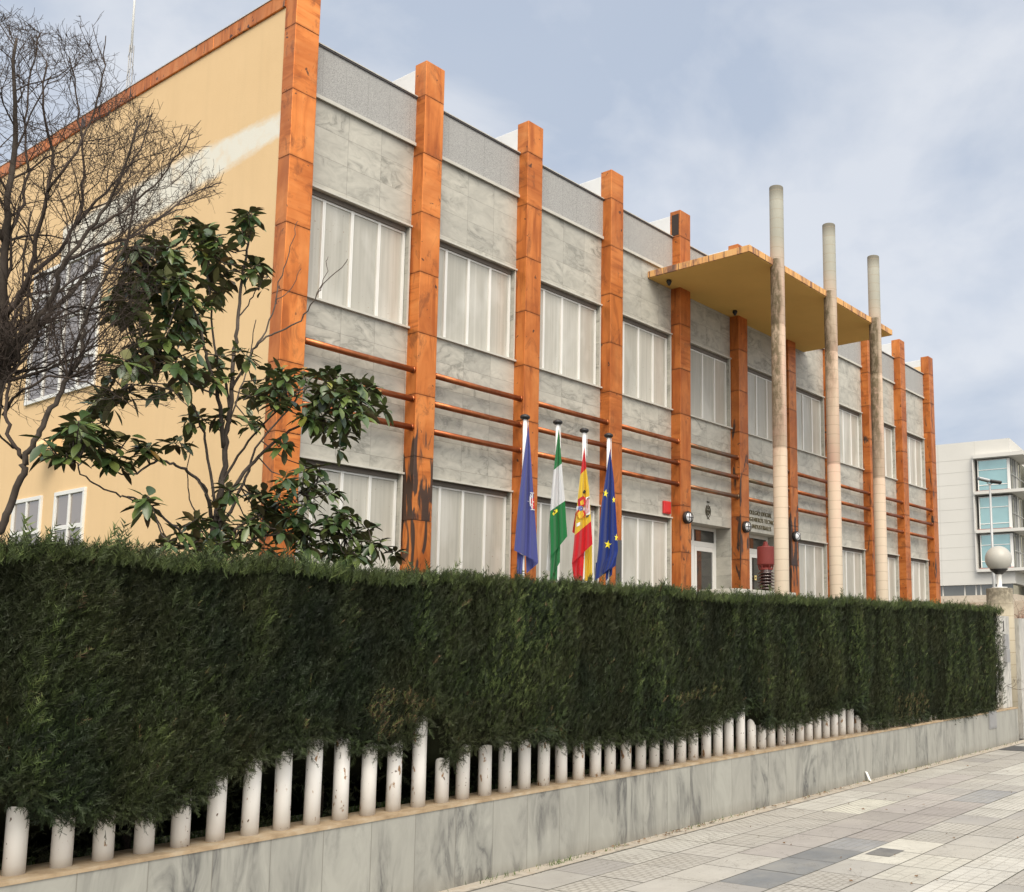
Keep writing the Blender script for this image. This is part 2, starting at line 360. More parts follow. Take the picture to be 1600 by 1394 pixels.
def m_mag():
    t=NT('glossy_magnolia_leaf'); a=t.n('ShaderNodeAttribute',attribute_name='tint'); g=t.n('ShaderNodeNewGeometry')
    up=t.ramp(a.outputs['Fac'],[(0,(.026,.055,.020)),(.5,(.055,.095,.028)),(.85,(.12,.165,.04)),(.97,(.20,.20,.035)),(1,(.30,.13,.03))])
    dn=t.ramp(a.outputs['Fac'],[(0,(.09,.06,.028)),(.4,(.10,.095,.036)),(.8,(.13,.155,.05)),(1,(.2,.11,.04))])
    c=t.mix(g.outputs['Backfacing'],up,dn); return t.out(c,t.math('MULTIPLY_ADD',g.outputs['Backfacing'],.4,.34),0,.6)
M_MAG=m_mag()
def m_grass():
    t=NT('lawn_grass'); a=t.n('ShaderNodeAttribute',attribute_name='tint'); c=t.ramp(a.outputs['Fac'],[(0,(.03,.07,.012)),(.7,(.09,.15,.03)),(1,(.2,.2,.07))]); return t.out(c,.7,0,.3)
M_GRASS=m_grass()
M_LAWN=simple('garden_soil',(.05,.06,.025),.95,0,.4,9)
M_CONC=simple('far_white_concrete',(.60,.59,.55),.75,0,.06,.5,.3)
M_TAN=simple('tan_rubble_wall',(.52,.45,.36),.9,0,.25,5)
M_ASPH=simple('asphalt',(.06,.06,.06),.9,0,.2,20)
M_GALV=simple('galvanised_pole',(.40,.41,.41),.5,.3)
M_STEEL=simple('grey_metal_plate',(.33,.33,.33),.5,.4,.15,10)
M_BRONZE=simple('dark_bronze',(.045,.038,.02),.6,.2); M_LETT=simple('bronze_letter',(.13,.11,.06),.6,.2)

# ------------------------------------------------------------------ world, light
w=bpy.data.worlds.new('World'); S.world=w; w.use_nodes=True; nt=w.node_tree; nt.nodes.clear()
SUN_EL,SUN_AZ=R(48),R(232)           # azimuth measured from +X towards +Y: behind and left of the camera
N=lambda ty,**k:[(setattr(x,a,v),x)[1] for x in [nt.nodes.new(ty)] for a,v in (k or {'label':''}).items()][-1]
sky=N('ShaderNodeTexSky',sky_type='NISHITA'); sky.sun_disc=False; sky.sun_elevation=SUN_EL; sky.sun_rotation=PI/2-SUN_AZ; sky.air_density=1.0; sky.dust_density=2.0
tc=N('ShaderNodeTexCoord'); mp=N('ShaderNodeMapping'); mp.inputs[3].default_value=(1,1,1.5); mp.inputs[1].default_value=(.35,.2,.0); nt.links.new(tc.outputs['Generated'],mp.inputs[0])
n1=N('ShaderNodeTexNoise'); n1.inputs['Scale'].default_value=2.6; n1.inputs['Detail'].default_value=7; n1.inputs['Roughness'].default_value=.5; n1.inputs['Distortion'].default_value=.5; nt.links.new(mp.outputs[0],n1.inputs['Vector'])
cr=N('ShaderNodeValToRGB'); cr.color_ramp.elements[0].position=.36; cr.color_ramp.elements[0].color=(.85,.85,.85,1); cr.color_ramp.elements[1].position=.66; nt.links.new(n1.outputs[0],cr.inputs[0])
n2=N('ShaderNodeTexNoise'); n2.inputs['Scale'].default_value=4.2; n2.inputs['Detail'].default_value=8; n2.inputs['Roughness'].default_value=.52; n2.inputs['Distortion'].default_value=.25; nt.links.new(mp.outputs[0],n2.inputs['Vector'])
cc=N('ShaderNodeValToRGB'); cc.color_ramp.elements[0].position=.40; cc.color_ramp.elements[0].color=(2.75,3.12,3.75,1); cc.color_ramp.elements[1].position=.60; cc.color_ramp.elements[1].color=(4.0,4.18,4.5,1); nt.links.new(n2.outputs[0],cc.inputs[0])
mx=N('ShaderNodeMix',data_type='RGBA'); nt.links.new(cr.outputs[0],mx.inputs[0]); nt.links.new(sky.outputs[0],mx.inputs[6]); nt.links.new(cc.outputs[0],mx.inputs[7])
# brightness added to unseen clouds behind the camera, round the sun, lights the facade
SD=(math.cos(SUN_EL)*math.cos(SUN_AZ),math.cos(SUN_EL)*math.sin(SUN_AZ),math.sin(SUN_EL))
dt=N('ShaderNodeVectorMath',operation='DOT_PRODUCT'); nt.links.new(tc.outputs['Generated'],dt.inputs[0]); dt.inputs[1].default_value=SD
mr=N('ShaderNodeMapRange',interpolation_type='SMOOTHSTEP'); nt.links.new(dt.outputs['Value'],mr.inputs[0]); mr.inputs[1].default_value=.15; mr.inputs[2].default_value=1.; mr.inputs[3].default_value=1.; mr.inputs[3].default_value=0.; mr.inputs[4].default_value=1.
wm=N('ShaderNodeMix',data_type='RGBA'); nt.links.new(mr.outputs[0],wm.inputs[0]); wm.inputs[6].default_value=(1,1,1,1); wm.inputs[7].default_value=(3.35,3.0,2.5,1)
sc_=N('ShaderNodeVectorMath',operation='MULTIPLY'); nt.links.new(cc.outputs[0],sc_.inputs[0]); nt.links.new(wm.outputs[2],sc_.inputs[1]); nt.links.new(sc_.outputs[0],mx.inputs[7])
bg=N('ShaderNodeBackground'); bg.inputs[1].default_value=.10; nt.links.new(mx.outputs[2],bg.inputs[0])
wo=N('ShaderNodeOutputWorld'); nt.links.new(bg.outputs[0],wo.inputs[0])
sl=bpy.data.lights.new('sun','SUN'); sl.energy=1.5; sl.angle=R(35); sl.color=(1,.90,.77)
so=bpy.data.objects.new('sun',sl); COL.objects.link(so)
sd=Vector((math.cos(SUN_EL)*math.cos(SUN_AZ),math.cos(SUN_EL)*math.sin(SUN_AZ),math.sin(SUN_EL))); so.rotation_euler=sd.to_track_quat('Z','Y').to_euler(); so.location=(0,-5,30)
S.view_settings.view_transform='Standard'; S.view_settings.look='None'; S.view_settings.exposure=0.93; S.view_settings.gamma=1

# ------------------------------------------------------------------ ground
b=MB(); b.quad((-1500,-1500,-.02),(1500,-1500,-.02),(1500,1500,-.02),(-1500,1500,-.02)); tag(b.build('ground',M_ASPH),kind='structure')
b=MB(); b.box(-30,40,6.9,60,-.01,.45); b.box(-30,16.3,5.62,6.9,-.01,.45); tag(b.build('garden_ground',M_LAWN),kind='structure')
def m_tiles():
    t=NT('hydraulic_paving_tiles'); a=t.n('ShaderNodeAttribute',attribute_name='tone'); k=t.n('ShaderNodeAttribute',attribute_name='pat')
    uv=t.n('ShaderNodeUVMap'); u=t.sep(uv.outputs[0]); p=t.pos()
    col=a.outputs['Color']
    n=t.noise(p,3.5,6,.65); n2=t.noise(p,70,3,.6)
    col=t.mix(t.ramp(n,[(.35,0),(.7,.4)]),col,(.27,.255,.23)); col=t.mix(t.ramp(t.noise(p,1.1,5,.7),[(.45,0),(.7,.22)]),col,(.60,.57,.48)); col=t.mix(t.math('MULTIPLY',n2,.3),col,(.20,.18,.155))
    def lines(fr,wd):
        f=t.math('FRACT',t.math('MULTIPLY',fr[0],fr[1])); e=t.math('MINIMUM',f,t.math('SUBTRACT',1,f)); return t.math('LESS_THAN',e,wd)
    g1=t.math('MAXIMUM',lines((u[0],5.),.05),lines((u[1],4.),.05))           # square grid
    br=t.math('FLOOR',t.math('MULTIPLY',u[1],8)); sh=t.math('MULTIPLY',t.math('MODULO',br,2),.5)
    fx=t.math('FRACT',t.math('ADD',t.math('MULTIPLY',u[0],6),sh)); ex=t.math('MINIMUM',fx,t.math('SUBTRACT',1,fx))
    g2=t.math('MAXIMUM',lines((u[1],8.),.11),t.math('LESS_THAN',ex,.10))      # raised oblong studs
    g3=lines((u[1],6.),.07)
    pt=k.outputs['Fac']; crack=t.math('ABSOLUTE',t.math('SUBTRACT',t.noise(p,1.3,8,.7,.6),.5))
    def iss(v): return t.math('COMPARE',pt,v,.3)
    x=t.math('ADD',t.math('ADD',t.math('MULTIPLY',g1,iss(1)),t.math('MULTIPLY',g2,iss(2))),t.math('MULTIPLY',g3,iss(3)))
    wear=t.ramp(t.noise(p,2.2,4),[(.3,.25),(.65,1)]); x=t.math('MULTIPLY',x,wear)
    col=t.mix(t.math('MULTIPLY',x,.62),col,(.19,.175,.15))
    spk=t.ramp(t.noise(t.map(p,(1,1.8,1)),24,3,.6),[(.69,0),(.72,.8)]); col=t.mix(t.ramp(crack,[(0,.55),(.006,0)]),col,(.13,.12,.10)); col=t.mix(spk,col,(.09,.08,.07))
    t.bump(t.math('ADD',t.math('MULTIPLY',x,-1),t.math('MULTIPLY',n2,.3)),.5,.006)
    return t.out(col,.85,0,.25)
M_TILE=m_tiles()
def pavement():
    TX,TY=.467,.411; V=[];Fc=[];uv=[];tone=[];pat=[]; rn=random.Random(5)
    g=.0035
    for r in range(-22,4):
        y0=4.05+r*TY; y1=y0+TY
        if r==3: y1=5.30
        off=5.91+(0 if r==-1 else .17 if r in(-2,-3) else -.07 if r==0 else .16 if r==1 else rn.uniform(0,TX))
        if r==-1: off=5.91
        band=rn.random(); 
        for c in range(-16,62):
            x0=off+c*TX; x1=x0+TX; xc=(x0+x1)/2; yc=(y0+y1)/2
            blk=math.floor(xc/1.4+r*.37); rb=random.Random(blk*131+r*17)
            q=rb.random(); j=rn.uniform(.90,1.07)
            if q<.5: col=(.42,.405,.37); pp=rb.choice((0,1,2,2))
            elif q<.78: col=(.52,.51,.465); pp=rb.choice((1,2,2))
            elif q<.90: col=(.385,.36,.34); pp=rb.choice((0,0,3))
            else: col=(.36,.35,.325); pp=rb.choice((1,0))
            if rn.random()<.07: col=(.33,.32,.305); pp=rn.choice((1,3,0))
            if r==-1 and 5.9<xc<7.78: col=(.165,.18,.195) if xc<7.25 else (.24,.25,.265); pp=0 if xc<7.25 else 3
            elif r==-1 and 7.78<xc<10: col=(.33,.305,.29); pp=3
            elif r==0 and 7.8<xc<9.0: col=(.33,.31,.29); pp=0
            elif r==1 and 9.05<xc<10.0 : col=(.58,.57,.49); pp=2
            elif r==-3 and 6.5<xc<7.7: col=(.55,.535,.47); pp=1
            elif r==-2 and 7.1<xc<7.9: col=(.55,.535,.47); pp=0
            elif r==-1 and 10.1<xc<10.9: col=(.24,.25,.265); pp=3
            col=tuple(v*j for v in col)
            i=len(V); dz=rn.uniform(0,.0012)
            V+=[(x0+g,y0+g,dz),(x1-g,y0+g,dz),(x1-g,y1-g,dz),(x0+g,y1-g,dz)]; Fc.append((i,i+1,i+2,i+3)); uv+=[0,0,1,0,1,1,0,1]; tone+=[*col,1]*4; pat+=[pp]*4
    i=len(V); V+=[(7.24,3.395,.0035),(7.52,3.395,.0035),(7.52,3.60,.0035),(7.24,3.60,.0035)]; Fc.append((i,i+1,i+2,i+3)); uv+=[0,0,1,0,1,1,0,1]; tone+=[.10,.105,.115,1]*4; pat+=[0]*4
    me=bpy.data.meshes.new('pavement'); me.from_pydata(V,[],Fc)
    me.uv_layers.new(name='UVMap').data.foreach_set('uv',uv)
    a=me.attributes.new('tone','FLOAT_COLOR','POINT'); a.data.foreach_set('color',tone)
    a=me.attributes.new('pat','FLOAT','POINT'); a.data.foreach_set('value',[float(x) for x in pat])
    me.materials.append(M_TILE); o=bpy.data.objects.new('pavement',me); COL.objects.link(o); tag(o,kind='structure')
    t=NT('mossy_joint_mortar'); p=t.pos(); n=t.noise(p,1.4,5,.6); c=t.ramp(n,[(.4,(.10,.095,.08)),(.6,(.06,.065,.03)),(.75,(.045,.075,.02))]); mm=t.out(c,.95)
    b=MB(); b.quad((-3,-5.2,-.004),(36,-5.2,-.004),(36,5.31,-.004),(-3,5.31,-.004)); tag(b.build('pavement_bed',mm),kind='structure')
    t=NT('mortar_strip'); p=t.pos(); n=t.noise(p,6,6,.65); c=t.ramp(n,[(.35,(.25,.22,.18)),(.5,(.40,.36,.30)),(.7,(.33,.27,.2))]); t.bump(n,.6,.02); mm=t.out(c,.95)
    b=MB(); k=80
    for i in range(k):
        x0=-3+39*i/k; x1=-3+39*(i+1)/k; b.quad((x0,5.29,.004),(x1,5.29,.004),(x1,5.43,.012),(x0,5.43,.012))
    tag(b.build('mortar_edging',mm),kind='structure')
pavement()

# ------------------------------------------------------------------ garden wall, tube fence
WT=.555
gw=thing('garden_wall',(6,5.5,0),'low grey veined marble wall running along the pavement under the hedge','wall')
b=MB(); b.box(-4,16.62,5.42,5.72,-.01,WT-.02); b.build('marble_facing',M_MARBW,gw)
b=MB(); b.box(-4,16.62,5.413,5.725,WT-.0195,WT); b.build('coping',M_CAP,gw)
b=MB(); b.box(16.15,16.60,5.50,5.62,WT+.001,2.04); b.box(16.15,16.20,5.496,5.62,1.70,1.74,0); o=b.build('gate_panel',M_MARBG,gw,bevel=.006)
hatch=onY(1545,1112,5.41); h2=onY(1558,1137,5.41)
b=MB(); b.box(hatch[0],h2[0],5.408,5.419,h2[2],hatch[2]); b.box(hatch[0]+.02,h2[0]-.02,5.403,5.407,h2[2]+.02,hatch[2]-.02)
tag(b.build('utility_hatch',M_STEEL,bevel=.002),'small grey metal service hatch set in the marble wall near the gate','hatch')
fence=thing('tube_fence',(6,5.57,WT),'row of white painted round tubes standing on the marble wall through the hedge','fence')
b=MB(); b.lathe((0,0,0),[(.0475,0),(.047,.3),(.0475,.6),(.047,.9),(.047,1.28),(.042,1.30)],16); p0=b.build('post',M_POST,None,smooth=False)
for f in p0.data.polygons: f.use_smooth=abs(f.normal.z)<.5
xs=[-3.9+.196*i for i in range(101)]
x0=2.225-.196*9
xs=[x0+.1963*i for i in range(84) if x0+.1963*i<16.0]
for i,x in enumerate(xs):
    o=p0 if i==0 else p0.copy()
    if i: COL.objects.link(o)
    o.parent=fence; o.location=Vector((x+random.uniform(-.006,.006),5.562+random.uniform(-.006,.006),WT-.005))-Vector(fence.location)
    o.rotation_euler=(random.uniform(-.008,.008),random.uniform(-.01,.01),random.uniform(0,6))

# ------------------------------------------------------------------ hedge
def vnoise(x,y,seed=0):
    xi=np.floor(x).astype(np.int64); yi=np.floor(y).astype(np.int64); fx=x-xi; fy=y-yi
    def h(a,b):
        v=(a*374761393+b*668265263+seed*974634777)&0x7fffffff; v=((v^(v>>13))*1274126177)&0x7fffffff; return ((v^(v>>16))&0xffff)/65535.
    fx=fx*fx*(3-2*fx); fy=fy*fy*(3-2*fy)
    return (h(xi,yi)*(1-fx)+h(xi+1,yi)*fx)*(1-fy)+(h(xi,yi+1)*(1-fx)+h(xi+1,yi+1)*fx)*fy
HB=[(-3,1.0),(1.6,1.02),(2.06,1.0),(2.3,.83),(2.6,.78),(2.9,.775),(3.1,.82),(3.25,.90),(3.45,1.0),(3.7,1.06),(3.95,1.04),(4.2,.95),(4.34,.93),(4.47,1.02),(4.55,1.19),(4.63,1.15),(4.70,.92),(4.76,.84),(4.93,.96),(5.2,.92),(5.45,.97),(5.9,.84),(6.4,.80),(7.39,.79),(7.7,.83),(8.0,.89),(8.35,.95),(8.5,1.06),(8.62,.98),(8.72,.80),(9.2,.74),(9.8,.78),(10.3,.86),(10.66,.90),(10.9,.85),(11.1,.66),(12,.64),(13,.62),(14.5,.60),(15.5,.62),(16,.62)]
hbx=np.array([a for a,_ in HB]); hbz=np.array([c for _,c in HB])
def hbot(x): return np.interp(x,hbx,hbz)+(.05+.09*(vnoise(x*5.1,x*0+2,31)-.5)+.05*(vnoise(x*13,x*0+5,32)-.5))*np.clip((11.5-x)/1.,0,1)
def htop(x): return 2.055+.005*x+.05*(vnoise(x*1.7,x*0+3,1)-.5)+.035*(vnoise(x*6,x*0,2)-.5)
def hfront(x,z):
    lean=.10*np.clip((1.0-z)/.5,0,1)
    return 5.37+lean-.13*(vnoise(x*2.3,z*.7,4)-.5)-.12*(vnoise(x*7,z*1.1,5)-.5)-.05*(vnoise(x*14,z*6,6)-.5)
HX0,HX1=-2.2,15.86
hedge=thing('hedge',(7,6,.45),'long clipped dark green cypress hedge behind the white tubes','hedge')
# inner mass of twigs as a solid shell, inner shade painted into its dark colour
nx,nz=220,14; gx=np.linspace(HX0,HX1-.08,nx); V=[];Fq=[]
for side in (0,1):
    for j in range(nz):
        tt=j/(nz-1); zb=hbot(gx)+.025 if side==0 else np.full(nx,.50); zt=htop(gx)-.05
        z=zb+(zt-zb)*tt; y=np.minimum(hfront(gx,z)+.05,5.485) if side==0 else np.full(nx,6.25)
        V+=list(zip(gx,y,z))
def gid(s,j,i): return s*nx*nz+j*nx+i
for i in range(nx-1):
    for j in range(nz-1):
        Fq.append((gid(0,j,i),gid(0,j,i+1),gid(0,j+1,i+1),gid(0,j+1,i))); Fq.append((gid(1,j,i+1),gid(1,j,i),gid(1,j+1,i),gid(1,j+1,i+1)))
    Fq.append((gid(0,nz-1,i),gid(0,nz-1,i+1),gid(1,nz-1,i+1),gid(1,nz-1,i))); Fq.append((gid(0,0,i+1),gid(0,0,i),gid(1,0,i),gid(1,0,i+1)))
for i in (0,nx-1):
    for j in range(nz-1): Fq.append((gid(0,j,i),gid(0,j+1,i),gid(1,j+1,i),gid(1,j,i)))
npmesh('shaded_twig_core',np.array(V),np.array(Fq),M_CORE,hedge)
def sprig_templates(k=10):
    T=[]
    for _ in range(k):
        v=[];f=[];tt=[]
        L=1.; bend=random.uniform(-.25,.25); bend2=random.uniform(-.2,.2)
        ax=lambda s:np.array([bend*s*s,bend2*s*s,s])
        def leaf(base,d,l,w,tn):
            i=len(v); d=d/np.linalg.norm(d); sd=np.cross(d,[random.uniform(-1,1),1,random.uniform(-.3,.3)]); sd/=np.linalg.norm(sd)+1e-9
            v.extend([base-sd*w,base+sd*w,base+d*l]); f.append((i,i+1,i+2)); tt.extend([tn*.6,tn*.6,tn])
        leaf(ax(0),ax(1)-ax(0),1.05,.022,.5)
        for q in range(15):
            s=.12+.85*q/15+random.uniform(-.02,.02); sg=1 if q%2 else -1
            d=np.array([sg*random.uniform(.45,.85),random.uniform(-.35,.35),random.uniform(.6,1.0)])
            l=(.42-.24*s)*random.uniform(.7,1.25); leaf(ax(s),d,l,random.uniform(.018,.032),random.uniform(.3,1.))
        T.append((np.array(v),np.array(f),np.array(tt)))
    return T
SP=sprig_templates(12)
def scatter(P,D,Sz,tint,side=None):   # positions, directions, sizes, tint 0..1
    n=len(P); D=D/np.linalg.norm(D,axis=1)[:,None]
    A=RNG.normal(size=(n,3)); A-=D*(A*D).sum(1)[:,None]; A/=np.linalg.norm(A,axis=1)[:,None]; Bv=np.cross(D,A)
    which=RNG.integers(0,len(SP),n); VV=[];FF=[];TT=[];off=0
    for k,(v,f,tt) in enumerate(SP):
        ix=np.where(which==k)[0]; m=len(ix)
        if m==0: continue
        sz=Sz[ix][:,None,None]
        W=P[ix][:,None,:]+sz*(v[None,:,0:1]*A[ix][:,None,:]+v[None,:,1:2]*Bv[ix][:,None,:]+v[None,:,2:3]*D[ix][:,None,:])
        VV.append(W.reshape(-1,3)); FF.append((f[None]+(np.arange(m)*len(v))[:,None,None]+off).reshape(-1,3)); off+=m*len(v)
        TT.append(np.clip(tint[ix][:,None]*(.45+.75*tt[None]),0,1).ravel())
    return np.concatenate(VV),np.concatenate(FF),np.concatenate(TT)
def hedge_foliage():
    Ps=[];Ds=[];Ss=[];Ts=[]
    def add(x,y,z,d,s,t): Ps.append(np.stack([x,y,z],1)); Ds.append(d); Ss.append(s); Ts.append(t)
    # front face: density falls with distance
    n=84000; u=RNG.random(n); x=1.2+(HX1-1.2)*u**1.55
    zb=hbot(x); zt=htop(x); z=zb-.02+(zt-zb)*RNG.random(n)**.95; dep=RNG.random(n)
    y=hfront(x,z)+.06*dep
    d=np.stack([RNG.normal(0,.30,n),-.36+RNG.normal(0,.28,n),1.1+RNG.normal(0,.35,n)],1)
    near=np.clip((5.5-x)/3,0,1); d+=np.stack([.5*near,0*near,-.25*near],1)*RNG.random(n)[:,None]
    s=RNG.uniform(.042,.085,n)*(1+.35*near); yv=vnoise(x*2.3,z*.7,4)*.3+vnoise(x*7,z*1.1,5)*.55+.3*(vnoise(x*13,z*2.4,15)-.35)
    t=np.clip(1.3*np.clip(yv,0,1)**1.25*1.3*RNG.random(n)**1.15*(1-.45*dep)+.02,0,.95)  # deep sprigs and crevices tinted darker, shade put into the tint
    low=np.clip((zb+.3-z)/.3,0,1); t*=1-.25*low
    br=(vnoise(x*1.9,z*2.5,9)>.80)&(RNG.random(n)<.30)&(low>0); t[br]=1.3
    t[RNG.random(n)<.006]=1.35
    add(x,y,z,d,s,t)
    # ragged fringe at the bottom
    n=13000; x=1.4+(HX1-1.4)*RNG.random(n)**1.4; z=hbot(x)+RNG.normal(0,.035,n); y=hfront(x,z)+RNG.uniform(-.02,.14,n)
    d=np.stack([RNG.normal(0,.6,n),-.4+RNG.normal(0,.5,n),-.35+RNG.normal(0,.5,n)],1); add(x,y,z,d,RNG.uniform(.04,.085,n),RNG.uniform(.05,.6,n))
    # top
    n=17000; x=1.0+(HX1-1.0)*RNG.random(n)**1.35; y=5.33+RNG.random(n)**1.6*.95; z=htop(x)-.06+RNG.normal(0,.012,n)
    d=np.stack([RNG.normal(0,.30,n),-.15+RNG.normal(0,.3,n),1+RNG.normal(0,.2,n)],1); s=RNG.uniform(.05,.10,n); k=RNG.random(n)<.06; s[k]*=RNG.uniform(1.3,2.1,k.sum())
    k=(x<4.3)&(RNG.random(n)<.12); s[k]*=1.35
    add(x,y,z,d,s,np.clip(RNG.uniform(.45,1.0,n),0,.9))
    # right end
    n=2600; z=.62+1.45*RNG.random(n); y=5.36+.9*RNG.random(n); x=np.full(n,HX1-.05)
    d=np.stack([.6+RNG.normal(0,.3,n),RNG.normal(0,.4,n),.6+RNG.normal(0,.4,n)],1); add(x,y,z,d,RNG.uniform(.06,.11,n),RNG.uniform(.2,.7,n))
    # back, thinner, and the low inner foliage behind the tubes
    n=7000; x=1+(HX1-1)*RNG.random(n); z=.5+1.5*RNG.random(n); y=6.27+RNG.uniform(0,.08,n)
    d=np.stack([RNG.normal(0,.4,n),.7+RNG.normal(0,.3,n),.6+RNG.normal(0,.4,n)],1); add(x,y,z,d,RNG.uniform(.07,.12,n),RNG.uniform(.2,.7,n))
    n=9000; x=1.2+9.8*RNG.random(n)**1.2; z=.46+.75*RNG.random(n)**1.3; y=5.72+.5*RNG.random(n); keep=vnoise(x*3.1,z*2,21)>.33
    x,y,z=x[keep],y[keep],z[keep]; n=len(x)
    d=np.stack([RNG.normal(0,.6,n),-.3+RNG.normal(0,.5,n),.2+RNG.normal(0,.5,n)],1); add(x,y,z,d,RNG.uniform(.06,.12,n),RNG.uniform(0,.35,n))
    V,Fa,T=scatter(np.concatenate(Ps),np.concatenate(Ds),np.concatenate(Ss),np.concatenate(Ts))
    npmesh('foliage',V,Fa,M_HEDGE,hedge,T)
hedge_foliage()
b=MB(); rn=random.Random(3)
for i in range(34):
    x=-1+i*.5+rn.uniform(-.12,.12); y=rn.uniform(5.85,6.1)
    if x<15.6: b=MB(); b.tube([(x,y,.44),(x+rn.uniform(-.05,.05),y,.8),(x+rn.uniform(-.1,.1),y,1.3)],[.028,.024,.018],7); b.build('stem',M_TWIG,hedge,True)

# grass seen between the tubes, weeds at the foot of the wall
def blades(name,P,h,wd,mat,label,cat):
    n=len(P); a=RNG.random(n)*2*PI; d=np.stack([np.cos(a),np.sin(a),0*a],1); ln=np.stack([RNG.normal(0,.35,n),RNG.normal(0,.35,n),np.ones(n)],1)
    V=np.concatenate([P-d*wd,P+d*wd,P+ln*h[:,None]],1).reshape(-1,3); Fa=np.arange(3*n).reshape(-1,3)
    o=npmesh(name,V,Fa,mat,None,np.repeat(RNG.random(n),3)); tag(o,label,cat,kind='stuff')
n=26000; P=np.stack([.5+9.5*RNG.random(n),5.74+2.2*RNG.random(n)**1.3,np.full(n,.448)],1)
blades('lawn_grass',P,RNG.uniform(.04,.10,n),.004,M_GRASS,'short green lawn seen between the white tubes','grass')
pts=[]
for cx_,sx,k in ((5.75,.10,60),(6.05,.35,50),(5.2,.15,40),(7.5,.3,50),(8.0,.5,40),(10.5,1.,70),(13.,1.,70),(15.5,.8,60),(11.9,.1,40)):
    for _ in range(k): pts.append((RNG.normal(cx_,sx),RNG.uniform(5.34,5.415),.006))
P=np.array(pts); blades('weeds',P,RNG.uniform(.01,.05,len(P)),.003,M_GRASS,'small green weeds growing where the marble wall meets the pavement','weeds')

# fallen leaves along the wall
b=MB(); rn=random.Random(8)
for _ in range(230):
    x=rn.choice((rn.uniform(4.8,16),rn.gauss(7.0,.5),rn.gauss(9.5,1))); y=5.40-abs(rn.gauss(0,.05)) if rn.random()<.75 else rn.uniform(2.4,5.3); a=rn.uniform(0,6.3); l=rn.uniform(.008,.022)
    c,s=math.cos(a)*l,math.sin(a)*l; z=.010 if y<5.29 else .018; z2=z+rn.uniform(.0,.012)
    b.quad((x-c,y-s,z),(x+s*.45,y-c*.45,z2),(x+c,y+s,z+.002),(x-s*.45,y+c*.45,z))
M_LEAFD=simple('dry_brown_leaf',(.17,.10,.05),.8,0,.5,30)
tag(b.build('fallen_leaves',M_LEAFD),'small dry brown leaves scattered along the foot of the wall','leaf litter',kind='stuff')
q=onY(1355,1222,5.40)
b=MB(); b.obox((q[0],5.385,.065),(.028,.0,-.008),(0,.003,0),(-.02,.015,.055)); tag(b.build('paper_scrap',simple('white_paper',(.8,.8,.78),.7)),'small white paper card leaning against the foot of the marble wall','litter')

# ------------------------------------------------------------------ the building
PX=[6.19+1.8367*i for i in range(11)]; PWD=.30; YP=10.0; YW=10.2; ZT=9.15; BAY=1.8367
bl=thing('office_building',(15,15,.45),'two storey office building clad in grey marble with orange copper pillars','building')
XE=PX[10]+PWD
ZJ=[.45]+[3.94+.7885*k for k in range(-4,7)]
DARKP={0:(.0,.12,.50),1:(.05,1.25,.39),2:(.15,.28,.30),3:(.25,.35,.33),4:(.45,.50,.42),5:(.5,.55,.60),6:(.55,.95,.45),7:(.5,.35,.7),8:(.45,.35,.7),9:(.35,.3,.7),10:(.4,.4,.8)}
for i,x in enumerate(PX):
    b=MB(); zs=[.45,.79]+[3.94+.7885*k for k in range(-3,7)]+[ZT]
    zs=sorted(set(round(z,4) for z in zs))
    for z0,z1 in zip(zs,zs[1:]):
        dx=random.uniform(-.002,.002)
        b.box(x+dx,x+PWD+dx,YP+random.uniform(-.002,.002),YW+.02,z0+.0015,z1-.0015)
    b.box(x+.008,x+PWD-.008,YP+.008,YW+.01,.45,ZT-.01,1)
    o=b.build('pillar',[M_COP,M_DARK],bl,bevel=.005); c=DARKP[i]; o.color=(c[0],c[1],c[2],1)
b=MB(); b.box(PX[4]-.004,PX[4]-.0005,10.03,10.18,8.70,9.08); b.build('exposed_patch',M_DARK,bl)
b=MB(); b.box(PX[3]+.16,PX[3]+.299,YP-.006,YP-.0025,.6,3.22); b.build('exposed_patch',simple('grey_bare_metal',(.11,.105,.10),.5,.3,.2,5),bl)
# roof fins behind every pillar
for i,x in enumerate(PX[1:],1):
    b=MB(); b.box(x+.004,x+PWD-.004,YW+.021,YW+3.2,8.3,9.085); b.build('roof_fin',M_ROOFW,bl,bevel=.01)
ZF0,ZF1=8.04,8.665; UH,US,LH,LS=6.926,5.61,3.732,1.9
bw=MB(); bf=MB(); bc=MB(); bt=MB()
for i in range(10):
    x0=PX[i]+PWD-.002; x1=PX[i+1]+.002
    bf.box(x0,x1,YW-.028,YW+.2,ZF0,ZF1); bc.box(x0,x1,YW-.045,YW+.24,ZF1,ZF1+.022); bt.box(x0,x1,YW-.05,YW-.0285,ZF0-.025,ZF0+.018); bt.box(x0,x1,YW-.052,YW+.245,ZF1+.022,ZF1+.034)
    for z0,z1 in ((UH,ZF0),(LH,US)): bw.box(x0,x1,YW,YW+.3,z0,z1)
    if i not in (4,5): bw.box(x0,x1,YW,YW+.3,.45,LS)
    bw.box(x1-.03,x1,YW,YW+.3,US,UH); bw.box(x1-.03,x1,YW,YW+.3,LS if i not in(4,5) else .45,LH)
    if i in (4,5):   # deep reveals of the door recess
        bw.box(x1-.31+.28,x1,YW+.30,YW+.6,.45,LH)
bw.build('wall',M_MARB,bl); bf.build('parapet',M_GRAN,bl); bc.build('coping',M_COPING,bl); bt.build('parapet_ledge',M_SILL,bl)
